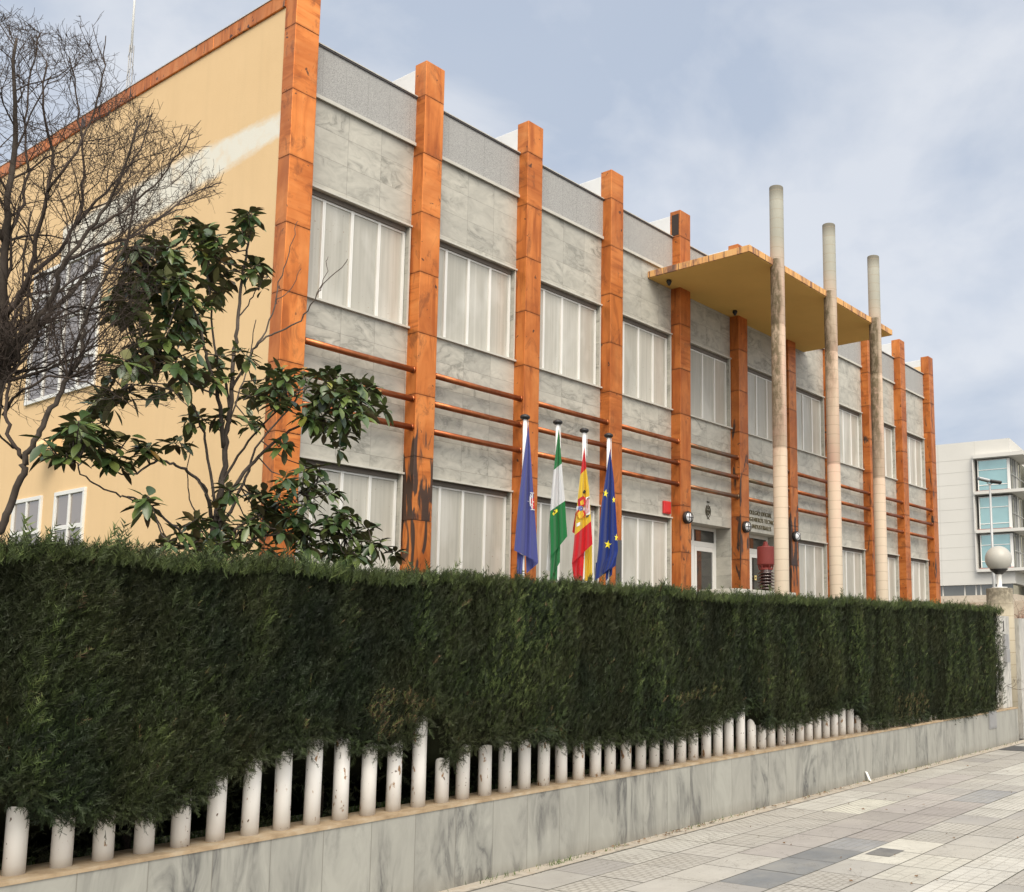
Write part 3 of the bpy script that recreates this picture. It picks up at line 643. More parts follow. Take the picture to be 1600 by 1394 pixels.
# body of the building behind the cladding: side walls, back, roof
b=MB(); b.box(PX[0]+.012,PX[0]+.30,YW+.021,27,.45,8.955); b.build('side_wall',M_PLAS,bl)
b=MB(); b.box(XE-.30,XE-.012,YW+.021,27,.45,8.9); b.build('end_wall',M_PLAS,bl)
b=MB(); b.box(PX[0]+.31,XE-.31,26.7,27,.45,8.9); b.build('back_wall',M_PLAS,bl)
b=MB(); b.box(PX[0]+.31,XE-.31,YW+.32,26.6,8.2,8.3); b.build('roof',M_ROOF,bl)
b=MB(); b.box(PX[0]+.31,XE-.31,YW+.62,YW+.75,.45,8.2); b.build('inner_wall',M_CORE,bl)
M_BAND=M_COP
b=MB(); y=YW+.022
while y<27:
    b.box(PX[0]-.012,PX[0]+.33,y+.003,y+1.5-.003,8.957,9.135); y+=1.5
o=b.build('roof_band',[M_BAND],bl,bevel=.004); o.color=(.15,.35,.95,1)
b=MB(); b.box(PX[0]-.02,PX[0]+.335,YW+.021,27,9.135,9.150); b.build('band_flashing',M_COPW,bl)
# windows
def window(i,z0,z1):
    x0=PX[i]+PWD; x1=PX[i+1]; a=PX[i]+.25+.05; e=PX[i]+1.80; yf=10.272
    b=MB(); n=4; P=(e-PX[i]-.25)/4
    xm=[PX[i]+.25+P*k for k in range(5)]; xm[0]=x0+.004
    for k in range(5):
        w2=.020 if 0<k<4 else .018
        xx=min(max(xm[k],x0+.02),e-.018); 
        b.box(xx-w2,xx-.002,yf-.012,yf+.03,z0+.03,z1-.062); b.box(xx+.002,xx+w2,yf-.010,yf+.03,z0+.03,z1-.062)
    b.box(x0+.001,e,yf-.006,yf+.03,z1-.088,z1-.0625); b.box(x0+.001,e,yf-.006,yf+.03,z0+.004,z0+.031)
    fr=b.build('window',M_WHITE,bl)
    b=MB(); b.box(x0+.001,e,yf-.03,yf+.035,z1-.062,z1-.001); b.build('track',M_TRACK,fr)
    b=MB(); b.box(x0+.001,x1-.001,YW-.035,YW-.001,z1-.004,z1+.020); b.box(e+.002,x1-.032,YW+.012,YW+.12,z0,z1-.001) if False else None
    b.box(x1-.030,x1-.012,YW-.018,YW-.001,z0,z1-.005); b.build('surround',M_SILL,fr)
    b=MB(); b.box(x0+.001,x1-.001,YW-.045,YW+.10,z0-.022,z0+.003); b.build('sill',M_SILL,fr)
    for k in range(4):
        q0=max(xm[k],x0+.02)+.016; q1=min(xm[k+1],e-.018)-.016
        if q1-q0<.03: continue
        b=MB(); b.quad((q0,yf+.008,z0+.03),(q1,yf+.008,z0+.03),(q1,yf+.008,z1-.085),(q0,yf+.008,z1-.085)); b.box(q0,q1,yf+.012,yf+.022,z0+.03,z1-.085); b.build('shutter_panel',M_SHUT,fr)
for i in range(10):
    window(i,US,UH)
    if i not in (4,5): window(i,LS,LH)
# doors
def door(i):
    x0=PX[i]+PWD; x1=PX[i+1]-.032; y=YW+.32
    b=MB(); W=.07; zt=3.47; zf=.95+.45
    b.box(x0,x1,y,y+.06,LH-.055,LH-.001); b.box(x0,x1,y,y+.06,3.375,3.465)
    for xx in (x0,x1-.055): b.box(xx,xx+.055,y+.001,y+.059,zf,LH-.055)
    xm=(x0+x1)/2+.02; b.box(xm-.03,xm+.03,y-.004,y+.055,zf,LH-.056)
    fr=b.build('door',M_WHITE,bl,bevel=.004)
    for a,c in ((x0+.058,xm-.032),(xm+.032,x1-.058)):
        b=MB(); b.box(a,a+W,y-.012,y+.04,zf+.02,3.37); b.box(c-W,c,y-.012,y+.04,zf+.02,3.37); b.box(a+W,c-W,y-.012,y+.04,3.29,3.37); b.box(a+W,c-W,y-.012,y+.04,zf+.02,zf+.2); b.build('door_leaf',M_WHITE,fr,bevel=.004)
        b=MB(); b.box(a+W,c-W,y+.01,y+.02,zf+.2,3.29); b.box(a,c,y+.015,y+.025,3.467,LH-.057); b.build('glass',M_GLASSD,fr)
    b=MB(); b.tube([(xm+.075,y-.012,2.42),(xm+.075,y-.05,2.42),(xm+.16,y-.05,2.42)],.009,8); b.build('handle',simple('brass',(.5,.36,.15),.35,.8),fr,True)
    b=MB(); b.box(x0,x1,YW+.02,y-.001,LH-.002,LH+.03); b.build('door_lintel',M_SILL,fr)
door(4); door(5)
q=onY(1180.6,903,YW+.29)
b=MB(); b.box(q[0]-.035,q[0]+.035,YW+.288,YW+.292,q[2]-.045,q[2]+.045); b.box(q[0]-.01,q[0]+.01,YW+.285,YW+.2875,q[2]-.02,q[2]+.02,1); b.box(q[0]-.022,q[0]+.022,YW+.285,YW+.2875,q[2]-.005,q[2]+.005,1)
tag(b.build('door_notice',[simple('yellow_notice',(.75,.6,.25),.5),M_BLK]),'small yellow notice with a black mark on the glass door beside the red insulator','notice')
b=MB(); b.box(PX[4]-.3,PX[6]+.6,8.0,YW+.6,.45,1.40); b.build('entrance_landing',M_MARB,bl)
# copper tubes between the pillars
for i in range(10):
    for z in (5.035,4.665,4.305):
        b=MB(); b.tube([(PX[i]+PWD-.01,10.06,z),(PX[i]+1.1,10.06,z-.003),(PX[i+1]-.022,10.06,z)],.039,14)
        b.tube([(PX[i+1]-.022,10.06,z),(PX[i+1]+.001,10.06,z)],.044,14)
        b.tube([(PX[i]+PWD-.001,10.06,z),(PX[i]+PWD+.018,10.06,z)],.042,14)
        o=b.build('copper_rail',M_PIPEG if i in (4,5) else M_PIPE,bl,True)
# canopy and columns
cn=MB(); cn.box(12.88,18.21,8.16,YW-.002,7.752,7.86); cn.box(12.9,18.19,8.18,YW-.004,7.742,7.7515,1)
cn.build('canopy',[M_EDGE,M_SOFF],bl,bevel=.006)
for k,(x,zend) in enumerate(((13.71,.43),(15.545,.55),(17.38,.45))):
    b=MB(); prof=[]; jz=[.45,4.72,6.75,9.13]
    for a,c in zip(jz,jz[1:]):
        prof+=[(.112,a-.45+.012),(.1165,a-.45+.02),(.1165,c-.45-.02),(.112,c-.45-.012)]
    b.lathe((0,0,0),prof,36); o=b.build('column',M_COL,None); o.location=(x,8.15,.45); put(o,bl)
    for f in o.data.polygons: f.use_smooth=abs(f.normal.z)<.5
    o.color=(0,zend,0,1)
for x,yy in ((13.15,9.95),(15.1,9.9)):
    b=MB(); b.lathe((x,yy,7.742),[(.035,0),(.05,-.03),(.02,-.09),(.01,-.1)],12); b.build('downlight',M_BLK,bl,True)
# side wall windows
def side_window(y0,y1,z0,z1,nc,rows):
    x=PX[0]+.012; b=MB(); t=.055
    b.box(x-.03,x+.03,y0,y1,z1-t,z1); b.box(x-.03,x+.03,y0,y1,z0,z0+t)
    for yy in (y0,y1-t): b.box(x-.029,x+.03,yy,yy+t,z0+t,z1-t)
    for k in range(1,nc):
        yy=y0+(y1-y0)*k/nc; b.box(x-.026,x+.02,yy-.022,yy+.022,z0+t,z1-t)
    for zz in rows: b.box(x-.022,x+.018,y0+t,y1-t,zz-.03,zz+.03)
    fr=b.build('window',M_WHITE,bl,bevel=.004)
    b=MB(); b.quad((x-.006,y1-t,z0+t),(x-.006,y0+t,z0+t),(x-.006,y0+t,z1-t),(x-.006,y1-t,z1-t)); b.build('glass',M_GLASSR,fr)
side_window(14.22,15.08,2.2,3.72,2,[3.225]); side_window(15.47,16.36,2.2,3.72,2,[3.225]); side_window(16.9,17.8,2.2,3.72,2,[3.225])
side_window(14.2,16.25,5.08,7.03,4,[5.55,6.2,6.65]); side_window(18.5,20.5,5.08,7.03,4,[5.55,6.2,6.65])
q=(PX[0]+.012,15.2,4.33); b=MB()
pr=[(q[0]-.26*math.sin(a),q[2]-.1+.26*math.cos(a)) for a in np.linspace(0,PI/2,7)]
for yy,yy2 in ((q[1]-.14,q[1]+.14),):
    for (xa,za),(xb,zb) in zip(pr,pr[1:]): b.quad((xa,yy,za),(xa,yy2,za),(xb,yy2,zb),(xb,yy,zb))
    i=len(b.v); b.v+=[(xa,yy,za) for xa,za in pr]+[(q[0],yy,q[2]-.1)]; b.f.append(tuple(range(i,i+8))); b.m.append(0)
    i=len(b.v); b.v+=[(xa,yy2,za) for xa,za in pr]+[(q[0],yy2,q[2]-.1)]; b.f.append(tuple(range(i,i+8))[::-1]); b.m.append(0)
b.build('vent_hood',M_PLAS,bl)
# crest over the first door
def crest():
    q=onY(1106,798,YW); cx_,cz=q[0],q[2]; y=YW-.008; b=MB(); r=.0065
    def pl(pts,rr=r): b.tube([(cx_+u,y,cz+v) for u,v in pts],rr,6)
    pl([(.075*math.sin(a),.0+.10*math.cos(a)*1.0-.01) for a in np.linspace(.5,PI-.35,12)]); pl([(-.075*math.sin(a),.10*math.cos(a)-.01) for a in np.linspace(.5,PI-.35,12)])
    pl([(-.052,.05),(-.05,-.04),(0,-.085),(.05,-.04),(.052,.05),(-.052,.05)]); pl([(-.05,.045),(-.055,.085),(-.028,.06),(0,.1),(.028,.06),(.055,.085),(.05,.045)])
    pl([(0,.05),(0,-.08)]); pl([(-.05,.0),(.05,.0)]); pl([(-.03,.0),(-.03,-.05)]); pl([(.03,.0),(.03,-.05)]); pl([(-.02,.03),(.02,.03)])
    pl([(.035,-.105),(-.03,-.15)]); pl([(-.035,-.105),(.035,-.155)])
    pl([(-.032,.15),(.032,.15)],.010); pl([(-.036,.165),(-.02,.155)]); pl([(.036,.165),(.02,.155)]); pl([(0,.15),(0,.17)])
    b.build('crest',M_BRONZE,bl)
crest()
def text_mesh(body,size,loc,mat,name,parent,rot=(PI/2,0,0),ext=.006,sx=1.,off=0.,align='CENTER'):
    cu=bpy.data.curves.new(name,'FONT'); cu.body=body; cu.size=size; cu.extrude=ext; cu.align_x=align; cu.offset=off; cu.space_character=1.12
    tmp=bpy.data.objects.new(name+'_curve',cu); COL.objects.link(tmp); dg=bpy.context.evaluated_depsgraph_get()
    me=bpy.data.meshes.new_from_object(tmp.evaluated_get(dg)); bpy.data.objects.remove(tmp)
    me.materials.clear(); me.materials.append(mat); o=bpy.data.objects.new(name,me); COL.objects.link(o)
    o.location=loc; o.rotation_euler=rot; o.scale=(sx,1,1)
    if parent is not None: put(o,parent)
    return o
for tx,zz,xc in (('COLEGIO OFICIAL',4.062,16.345),('INGENIEROS TECNICOS',3.932,16.45),('INDUSTRIALES',3.80,16.42)):
    text_mesh(tx,.118,(xc,YW-.008,zz),M_LETT,'lettering',bl,sx=.82 if len(tx)<18 else .80,off=-.0014)

# things fixed on the building
def bulkhead(x,z,lab,rot=0):
    t=thing('wall_lamp',(x,YP,z),lab,'lamp','round bulkhead lamps on the pillars by the entrance')
    def ring(r0,r1,y0,y1,n=28):
        b=MB(); 
        for q in range(n):
            a,c=2*PI*q/n,2*PI*(q+1)/n
            P=lambda r,y,an:(x+r*math.cos(an),y,z+r*math.sin(an))
            b.quad(P(r0,y0,a),P(r1,y1,a),P(r1,y1,c),P(r0,y0,c))
        return b
    b=MB(); n=28
    prof=[(.001,YP-.001),(.105,YP-.001),(.108,YP-.045),(.100,YP-.062),(.082,YP-.066),(.080,YP-.058)]
    for (r0,y0),(r1,y1) in zip(prof,prof[1:]):
        for q in range(n):
            a,c=2*PI*q/n,2*PI*(q+1)/n; P=lambda r,y,an:(x+r*math.cos(an),y,z+r*math.sin(an))
            b.quad(P(r0,y0,a),P(r0,y0,c),P(r1,y1,c),P(r1,y1,a))
    b.build('housing',M_BLK,t,True)
    b=MB(); prof=[(.080*math.cos(a),YP-.055-.055*math.sin(a)) for a in np.linspace(0,PI/2-.02,8)]
    for (r0,y0),(r1,y1) in zip(prof,prof[1:]):
        for q in range(n):
            a,c=2*PI*q/n,2*PI*(q+1)/n; P=lambda r,y,an:(x+r*math.cos(an),y,z+r*math.sin(an))
            b.quad(P(r0,y0,a),P(r0,y0,c),P(r1,y1,c),P(r1,y1,a))
    b.build('glass',M_OPAL,t,True)
    b=MB()
    def bar(an,off):
        ca,sa=math.cos(an),math.sin(an); pts=[]
        for s_ in np.linspace(-1,1,11):
            w_=math.sqrt(max(0,.092**2-off**2)); u=s_*w_; d=.05*math.sqrt(max(0,1-(u*u+off*off)/.095**2))
            pts.append((x+u*ca-off*sa,YP-.068-d,z+u*sa+off*ca))
        b.tube(pts,.0055,6)
    bar(rot,0); bar(rot+PI/2,.0); bar(rot+PI/2,.045) if not rot else None; bar(rot+PI/2,-.045) if not rot else None
    b.build('cage',M_BLK,t,True)
bulkhead(13.69,3.745,'round black caged wall lamp on the pillar left of the first door')
bulkhead(15.52,3.755,'round black caged wall lamp on the pillar between the two doors')
bulkhead(17.35,3.735,'round black wall lamp with crossed bars on the pillar right of the tall front column',PI/4)
t=thing('alarm_box',(13.38,YW,3.8),'red rectangular alarm siren box on the marble wall','alarm box')
b=MB(); b.box(13.285,13.475,YW-.05,YW-.001,3.79,4.005); b.build('case',M_RED,t,bevel=.012)
b=MB(); b.box(13.31,13.45,YW-.057,YW-.0505,3.815,3.98); b.build('cover',M_RED,t,bevel=.003)

# insulator on its plinth
ix,iy=14.47,8.9
ix=14.45
t=thing('insulator',(ix,iy,2.45),'red electrical insulator with dark brown ribs displayed beside the tall column','insulator')
b=MB(); b.box(13.0,14.85,8.55,9.25,.45,2.47); tag(b.build('plinth',M_SILL,bevel=.01),'pale stone plinth under the red insulator, just above the hedge top','plinth')
prof=[(.1,0)]
z=.0
for k in range(7): prof+=[(.085,z+.01),(.145,z+.004),(.148,z+.012),(.09,z+.042)]; z+=.052
b=MB(); b.lathe((ix,iy,2.471),prof+[(.11,z+.01)],30); b.build('ribs',M_PORC,t,True)
b=MB(); b.lathe((ix,iy,2.471+z),[(.09,.0),(.11,.015),(.11,.03),(.09,.06),(.12,.085),(.14,.10),(.145,.11),(.145,.39),(.137,.405),(.055,.41),(.052,.44),(.04,.445),(.035,.49),(.015,.495)],30); b.build('canister',M_REDP,t)
for k in range(6):
    a=k*PI/3; b=MB(); b.tube([(ix+.108*math.cos(a),iy+.108*math.sin(a),2.49+z),(ix+.125*math.cos(a),iy+.125*math.sin(a),2.57+z)],.012,6); b.build('bolt',M_REDP,t)

# flagpoles and flags
M_POLE=simple('white_flagpole',(.74,.74,.74),.35); 
FY=8.8
fp=[(8.71,4.41),(9.285,4.45),(9.785,4.43),(10.275,4.445)]
fl=['white flagpole with black cap carrying the plain blue flag','white flagpole with black cap carrying the green and white flag','white flagpole with black cap carrying the red and yellow flag','white flagpole with black cap carrying the blue flag with yellow stars']
for (x,z),lab in zip(fp,fl):
    t=thing('flagpole',(x,FY,.45),lab,'flagpole','flagpoles in front of the building')
    b=MB(); b.tube([(x,FY,.45),(x,FY,z-.02)],.025,14); b.build('pole',M_POLE,t,True)
    b=MB(); b.lathe((x,FY,z-.03),[(.028,-.02),(.055,-.005),(.062,.01),(.058,.028),(.03,.045),(.01,.05)],20); b.build('cap',M_BLK,t,True)
    b=MB(); b.tube([(x+.03,FY-.02,z-.05),(x+.033,FY-.022,z-.35)],.004,5); b.build('halyard',M_POLE,t)
def m_cloth(name,bands,tb=.0):
    t=NT(name); uv=t.n('ShaderNodeUVMap'); u=t.sep(uv.outputs[0]); p=t.pos()
    c=None
    for k,(fn,col) in enumerate(bands):
        if k==0: c=t.mix(0.,col,col)
        else:
            a,b_,d=fn   # a*u+b*v>d
            m=t.math('GREATER_THAN',t.math('ADD',t.math('MULTIPLY',u[0],a),t.math('MULTIPLY',u[1],b_)),d); c=t.mix(m,c,col)
    wv=t.n('ShaderNodeTexNoise'); wv.inputs['Scale'].default_value=900; t.lk(p,wv.inputs[0]); c=t.mix(t.math('MULTIPLY',wv.outputs[0],.12),c,(.0,.0,.0))
    m=t.out(c,.7,0,.25); t.b.inputs['Sheen Weight'].default_value=.2
    # thin nylon lets some light through
    tr=t.n('ShaderNodeBsdfTranslucent'); t.lk(c,tr.inputs[0]); ms=t.n('ShaderNodeMixShader'); ms.inputs[0].default_value=.3
    t.lk(t.b.outputs[0],ms.inputs[1]); t.lk(tr.outputs[0],ms.inputs[2]); t.lk(ms.outputs[0],t.t.nodes['Material Output'].inputs[0]); return m
def seg(p,q): # half plane test used as below-line mask in flag drawing coordinates
    (x0,y0),(x1,y1)=p,q; a=-(y1-y0); b_=(x1-x0); return (a,b_,(a*x0+b_*y0)/1000.)
def P4(u,v,Y): return onY(780+u/4.809,630+v/4.807,Y)
def pl_at(poly,s):
    d=[0]
    for a,c in zip(poly,poly[1:]): d.append(d[-1]+abs(c[1]-a[1])+.2*abs(c[0]-a[0])+1e-6)
    s*=d[-1]
    for k in range(len(poly)-1):
        if s<=d[k+1]+1e-9:
            f=(s-d[k])/(d[k+1]-d[k]); return (poly[k][0]+(poly[k+1][0]-poly[k][0])*f,poly[k][1]+(poly[k+1][1]-poly[k][1])*f)
    return poly[-1]
def fold(u,v,Y,ph,amp): 
    return Y-.06-amp*min(1,v*2.2)*(math.sin(u*PI*2.2+ph+v*1.6)*.5+.32*math.sin(u*PI*5.1+ph*2+v*3.)+.3)
def sheet(b,Lp,Rp,Y,ph=0.,amp=.06,nu=26,nv=60,m=0):
    i0=len(b.v)
    for j in range(nv+1):
        v=j/nv; l=pl_at(Lp,v); r=pl_at(Rp,v)
        for i in range(nu+1):
            u=i/nu; x=l[0]+(r[0]-l[0])*u; y=l[1]+(r[1]-l[1])*u
            b.v.append(tuple(P4(x,y,fold(u,v,Y,ph,amp)))); b.vuv.append((x/1000.,y/1000.))
    for j in range(nv):
        for i in range(nu):
            a=i0+j*(nu+1)+i; b.f.append((a,a+nu+1,a+nu+2,a+1)); b.m.append(m)
def flag(label,parts,mats,Y=FY):
    b=MB(); b.vuv=[]
    for Lp,Rp,dy,ph,amp,m in parts: sheet(b,Lp,Rp,Y+dy,ph,amp,m=m)
    b.uv=[b.vuv[i] for f in b.f for i in f]
    o=b.build('flag',mats,None,True); return tag(o,label,'flag','flags hanging in front of the building')
BLUE=(.085,.10,.33)
mB=m_cloth('blue_flag_cloth',[(None,BLUE)]); mB2=m_cloth('blue_flag_inner',[(None,(.045,.07,.30))])
LB=[(218,165),(175,480),(150,700),(130,900),(112,1105)]; RB=[(219,165),(228,260),(245,500),(262,750),(280,1000),(293,1195)]
f1=flag('plain blue flag with a small white and red crown emblem hanging limp',[(LB,RB,-.03,.4,.055,0),([(135,1115),(133,1200),(132,1285)],[(180,1145),(177,1210),(174,1285)],.03,1.,.02,0),([(200,1150),(203,1210),(206,1278)],[(288,1180),(292,1190),(292,1203)],.035,1.,.02,0)],[mB])
gG=(.015,.20,.055); gW=(.72,.74,.76)
mG=m_cloth('green_white_flag_cloth',[(None,gG),(seg((425,490),(468,455)),gW),(seg((398,800),(493,735)),gG)])
mW=m_cloth('white_flag_cloth',[(None,(.66,.68,.70))]); mGp=m_cloth('green_flag_cloth',[(None,gG)])
f2=flag('green, white and green flag hanging limp on the second pole',[([(446,190),(420,400),(395,640),(378,880),(385,1000),(386,1155)],[(447,190),(470,450),(482,600),(495,740),(503,870),(512,1000)],-.03,.9,.05,0),([(376,885),(362,1100),(353,1255)],[(392,900),(392,1100),(384,1262)],.01,.3,.02,1),([(388,1090),(385,1200),(378,1330)],[(459,1040),(458,1120),(456,1195)],.01,.3,.04,2),([(388,1180),(384,1250),(378,1335)],[(438,1190),(437,1250),(434,1335)],.03,.3,.03,2)],[mG,mW,mGp])
yR=(.62,.012,.02); yY=(.80,.55,.035)
mS=m_cloth('red_yellow_flag_cloth',[(None,yR),(seg((605,542),(656,490)),yY),(seg((566,992),(692,885)),yR)])
mR=m_cloth('red_flag_cloth',[(None,yR)]); mY=m_cloth('yellow_flag_cloth',[(None,yY)])
f3=flag('red and yellow striped flag with a coat of arms hanging limp',[([(639,330),(612,520),(592,700),(576,850),(566,990),(556,1110),(545,1205)],[(641,330),(655,490),(675,640),(690,880),(701,1060)],-.03,.2,.05,0),([(574,820),(560,900),(549,968)],[(582,820),(574,900),(566,980)],.02,.3,.01,1),([(546,1195),(552,1270),(566,1335)],[(640,1110),(632,1220),(628,1335)],.02,1.2,.04,1),([(640,1100),(632,1220),(630,1335)],[(697,1060),(698,1200),(699,1335)],.05,.9,.03,2)],[mS,mR,mY])
eB=(.012,.035,.22)
mE=m_cloth('deep_blue_flag_cloth',[(None,eB)])
f4=flag('deep blue flag with yellow stars hanging limp on the rightmost pole',[([(832,345),(798,560),(770,750),(752,950),(744,1100),(720,1335)],[(834,345),(860,560),(876,800),(890,1040),(893,1110),(850,1225)],-.03,.7,.06,0),([(725,1200),(722,1270),(718,1335)],[(893,1105),(880,1170),(874,1222)],.0,.3,.05,0),([(790,1200),(800,1270),(800,1335)],[(853,1200),(851,1250),(848,1290)],.03,.3,.03,0)],[mE])
# emblems lie on the cloth: small faces a few millimetres in front of the fold surface
def on_cloth(x,y,Lp,Rp,Y,ph,amp,lift=.004):
    best=None
    for j in range(201):
        v=j/200; l=pl_at(Lp,v); r=pl_at(Rp,v); w_=r[0]-l[0]
        if abs(w_)<1e-6: continue
        u=(x-l[0])/w_; yy=l[1]+(r[1]-l[1])*u
        if best is None or abs(yy-y)<best[0]: best=(abs(yy-y),u,v)
    return P4(x,y,fold(best[1],best[2],Y,ph,amp)-lift)
def patch(parent,name,polys,geo,mats,lift=.004):
    b=MB()
    for poly,m in polys:
        c=(sum(p[0] for p in poly)/len(poly),sum(p[1] for p in poly)/len(poly))
        pp=[]
        for a,e in zip(poly,poly[1:]+poly[:1]):
            for k in range(3): pp.append((a[0]+(e[0]-a[0])*k/3,a[1]+(e[1]-a[1])*k/3))
        W=[on_cloth(*p,*geo,lift=lift+.0015*m) for p in pp]; M_=[on_cloth(c[0]+(p[0]-c[0])*.5,c[1]+(p[1]-c[1])*.5,*geo,lift=lift+.0015*m) for p in pp]; cc_=on_cloth(*c,*geo,lift=lift+.0015*m)
        i=len(b.v); n=len(W); b.v+=[tuple(w) for w in W]+[tuple(w) for w in M_]+[tuple(cc_)]
        for k in range(n):
            k2=(k+1)%n; b.f.append((i+k,i+k2,i+n+k2,i+n+k)); b.m.append(m); b.f.append((i+n+k,i+n+k2,i+2*n)); b.m.append(m)
    o=b.build(name,mats,parent,True); return o
mYel=simple('yellow_print',(.85,.72,.05),.7); mWp=simple('white_print',(.72,.72,.74),.7); mRp=simple('red_print',(.5,.02,.03),.7); mDk=simple('dark_print',(.05,.045,.04),.7); mBp=simple('blue_grey_print',(.12,.15,.35),.7); mYp=simple('gold_print',(.75,.48,.04),.7)
gE=([(832,345),(798,560),(770,750),(752,950),(744,1100),(720,1335)],[(834,345),(860,560),(876,800),(890,1040),(893,1110),(850,1225)],FY-.03,.7,.06)
def star(cx_,cy_,r,rot=0.,sx=1.):
    return [(cx_+sx*(r if k%2==0 else r*.40)*math.sin(rot+k*PI/5),cy_-(r if k%2==0 else r*.40)*math.cos(rot+k*PI/5)) for k in range(10)]
for cx_,cy_,r,rot,sx in ((800,678,33,.2,.62),(860,726,27,-.1,.5),(817,1062,35,.15,.85),(880,1010,31,.1,.45)):
    patch(f4,'star',[(star(cx_,cy_,r,rot,sx),0)],gE,[mYel])
gB=(LB,RB,FY-.03,.4,.055)
def ringpoly(cx_,cy_,rx,ry,a0,a1,w_,n=9):
    o=[(cx_+rx*math.cos(a),cy_+ry*math.sin(a)) for a in np.linspace(a0,a1,n)]; i=[(cx_+(rx-w_)*math.cos(a),cy_+(ry-w_)*math.sin(a)) for a in np.linspace(a1,a0,n)]; return o,i
def strip(parent,name,pts,w_,geo,mat,lift=.006):
    b=MB(); i0=0
    for k,p in enumerate(pts):
        q=pts[min(k+1,len(pts)-1)]; o_=pts[max(k-1,0)]; dx,dy=q[0]-o_[0],q[1]-o_[1]; l=math.hypot(dx,dy)+1e-9; nx_,ny_=-dy/l*w_/2,dx/l*w_/2
        b.v.append(tuple(on_cloth(p[0]+nx_,p[1]+ny_,*geo,lift=lift))); b.v.append(tuple(on_cloth(p[0]-nx_,p[1]-ny_,*geo,lift=lift)))
    for k in range(len(pts)-1): b.f.append((2*k,2*k+1,2*k+3,2*k+2)); b.m.append(0)
    return b
def strips(parent,name,lines,w_,geo,mat,lift=.006):
    B=MB()
    for pts in lines:
        s_=strip(parent,name,pts,w_,geo,mat,lift); i=len(B.v); B.v+=s_.v; B.f+=[tuple(i+k for k in f) for f in s_.f]; B.m+=s_.m
    return B.build(name,mat,parent)
arc=lambda cx_,cy_,rx,ry,a0,a1,n=10:[(cx_+rx*math.cos(a),cy_+ry*math.sin(a)) for a in np.linspace(a0,a1,n)]
patch(f1,'emblem',[([(238,720),(262,710),(266,795),(243,790)],0)],gB,[mRp],.003)
strips(f1,'crown',[arc(244,740,13,38,PI*.5,PI*1.5+.3),arc(258,740,22,60,PI*.55,PI*1.45),arc(256,720,26,48,PI*.5,PI*1.4),[(232,672),(262,676)],[(222,742),(262,742)],[(226,770),(266,808)],[(213,735),(224,740)],[(236,800),(266,800)],[(250,680),(250,800)]],5.,gB,mWp)
gS=([(639,330),(612,520),(592,700),(576,850),(566,990),(556,1110),(545,1205)],[(641,330),(655,490),(675,640),(690,880),(701,1060)],FY-.03,.2,.05)
circ=lambda cx_,cy_,rx,ry=None,n=14:[(cx_+rx*math.cos(2*PI*k/n),cy_+(ry or rx)*math.sin(2*PI*k/n)) for k in range(n)]
patch(f3,'coat_of_arms',[([(592,722),(630,695),(650,715),(648,765),(600,790),(592,760)],1),([(608,740),(632,722),(640,760),(612,768)],3),([(650,710),(678,700),(684,835),(655,842),(630,800),(640,775)],0),
 (circ(614,832,35,40),1),(circ(614,835,27,32),3),(circ(614,835,22,26),1),(circ(613,790,19),5),(circ(613,790,11),4),([(628,668),(640,650),(652,662),(645,678),(630,678)],2),([(655,722),(676,702),(680,722)],2),
 ([(580,780),(596,768),(600,800),(584,812)],0),([(580,905),(608,893),(608,915),(582,930)],0),([(650,850),(672,838),(674,850),(655,862)],2)],gS,[mWp,mRp,mDk,mYp,mWp,mBp],.004)
strips(f3,'arms_stripes',[[(648+6*k,728-3*k),(640+9*k,795),(650+6.5*k,835-4*k)] for k in range(5)],3.2,gS,mRp,.009)
strips(f3,'arms_lines',[arc(614,835,30,35,0,2*PI,18),[(600,812),(628,858)],[(628,812),(600,858)],[(614,805),(614,865)]],2.6,gS,mYp,.011)
gGn=([(446,190),(420,400),(395,640),(378,880),(385,1000),(386,1155)],[(447,190),(470,450),(482,600),(495,740),(503,870),(512,1000)],FY-.03,.9,.05)
patch(f2,'emblem',[([(400,830),(412,805),(436,795),(438,815),(408,845)],0),([(404,800),(410,795),(412,812),(405,822)],1),([(412,812),(424,806),(424,820),(413,828)],1)],gGn,[mYel,mDk],.004)

# ------------------------------------------------------------------ gate pillar, lamp, right side
t=thing('gate_pillar',(17.02,5.78,0),'round beige pillar with a dark stained top at the end of the wall','pillar')
b=MB(); b.lathe((17.02,5.78,0),[(.225,-.01),(.225,2.52),(.218,2.53)],36); o=b.build('shaft',M_GPIL,t)
for f in o.data.polygons: f.use_smooth=abs(f.normal.z)<.5
t=thing('globe_lamp',(16.98,5.75,2.53),'frosted white globe lamp on top of the beige gate pillar','lamp')
c=(16.94,5.75,3.03)
b=MB(); b.lathe((c[0],c[1],2.531),[(.13,0),(.13,.015),(.05,.02),(.042,.03),(.042,.25),(.05,.26)],20); b.build('stem',M_WHITE,t,True)
b=MB(); b.lathe((c[0],c[1],2.531),[(.05,.235),(.06,.24),(.15,.315),(.15,.325)],24); b.build('collar',M_BLK,t,True)
b=MB(); b.lathe(c,[(.226*math.sin(a),-.226*math.cos(a)) for a in np.linspace(.55,PI-.01,20)],36); b.build('globe',M_BALL,t,True)
t=thing('letter_box',(16.35,5.49,1.3),'grey metal letter box and intercom on the marble gate panel','letter box')
a=onY(1566.5,991,5.49); e=onY(1574.5,1035,5.49)
b=MB(); b.box(16.245,16.42,5.44,5.498,e[2],1.50); b.build('box',M_STEEL,t,bevel=.006)
b=MB(); b.box(16.245,16.42,5.455,5.498,1.51,a[2]); b.build('intercom',M_STEEL,t,bevel=.006)
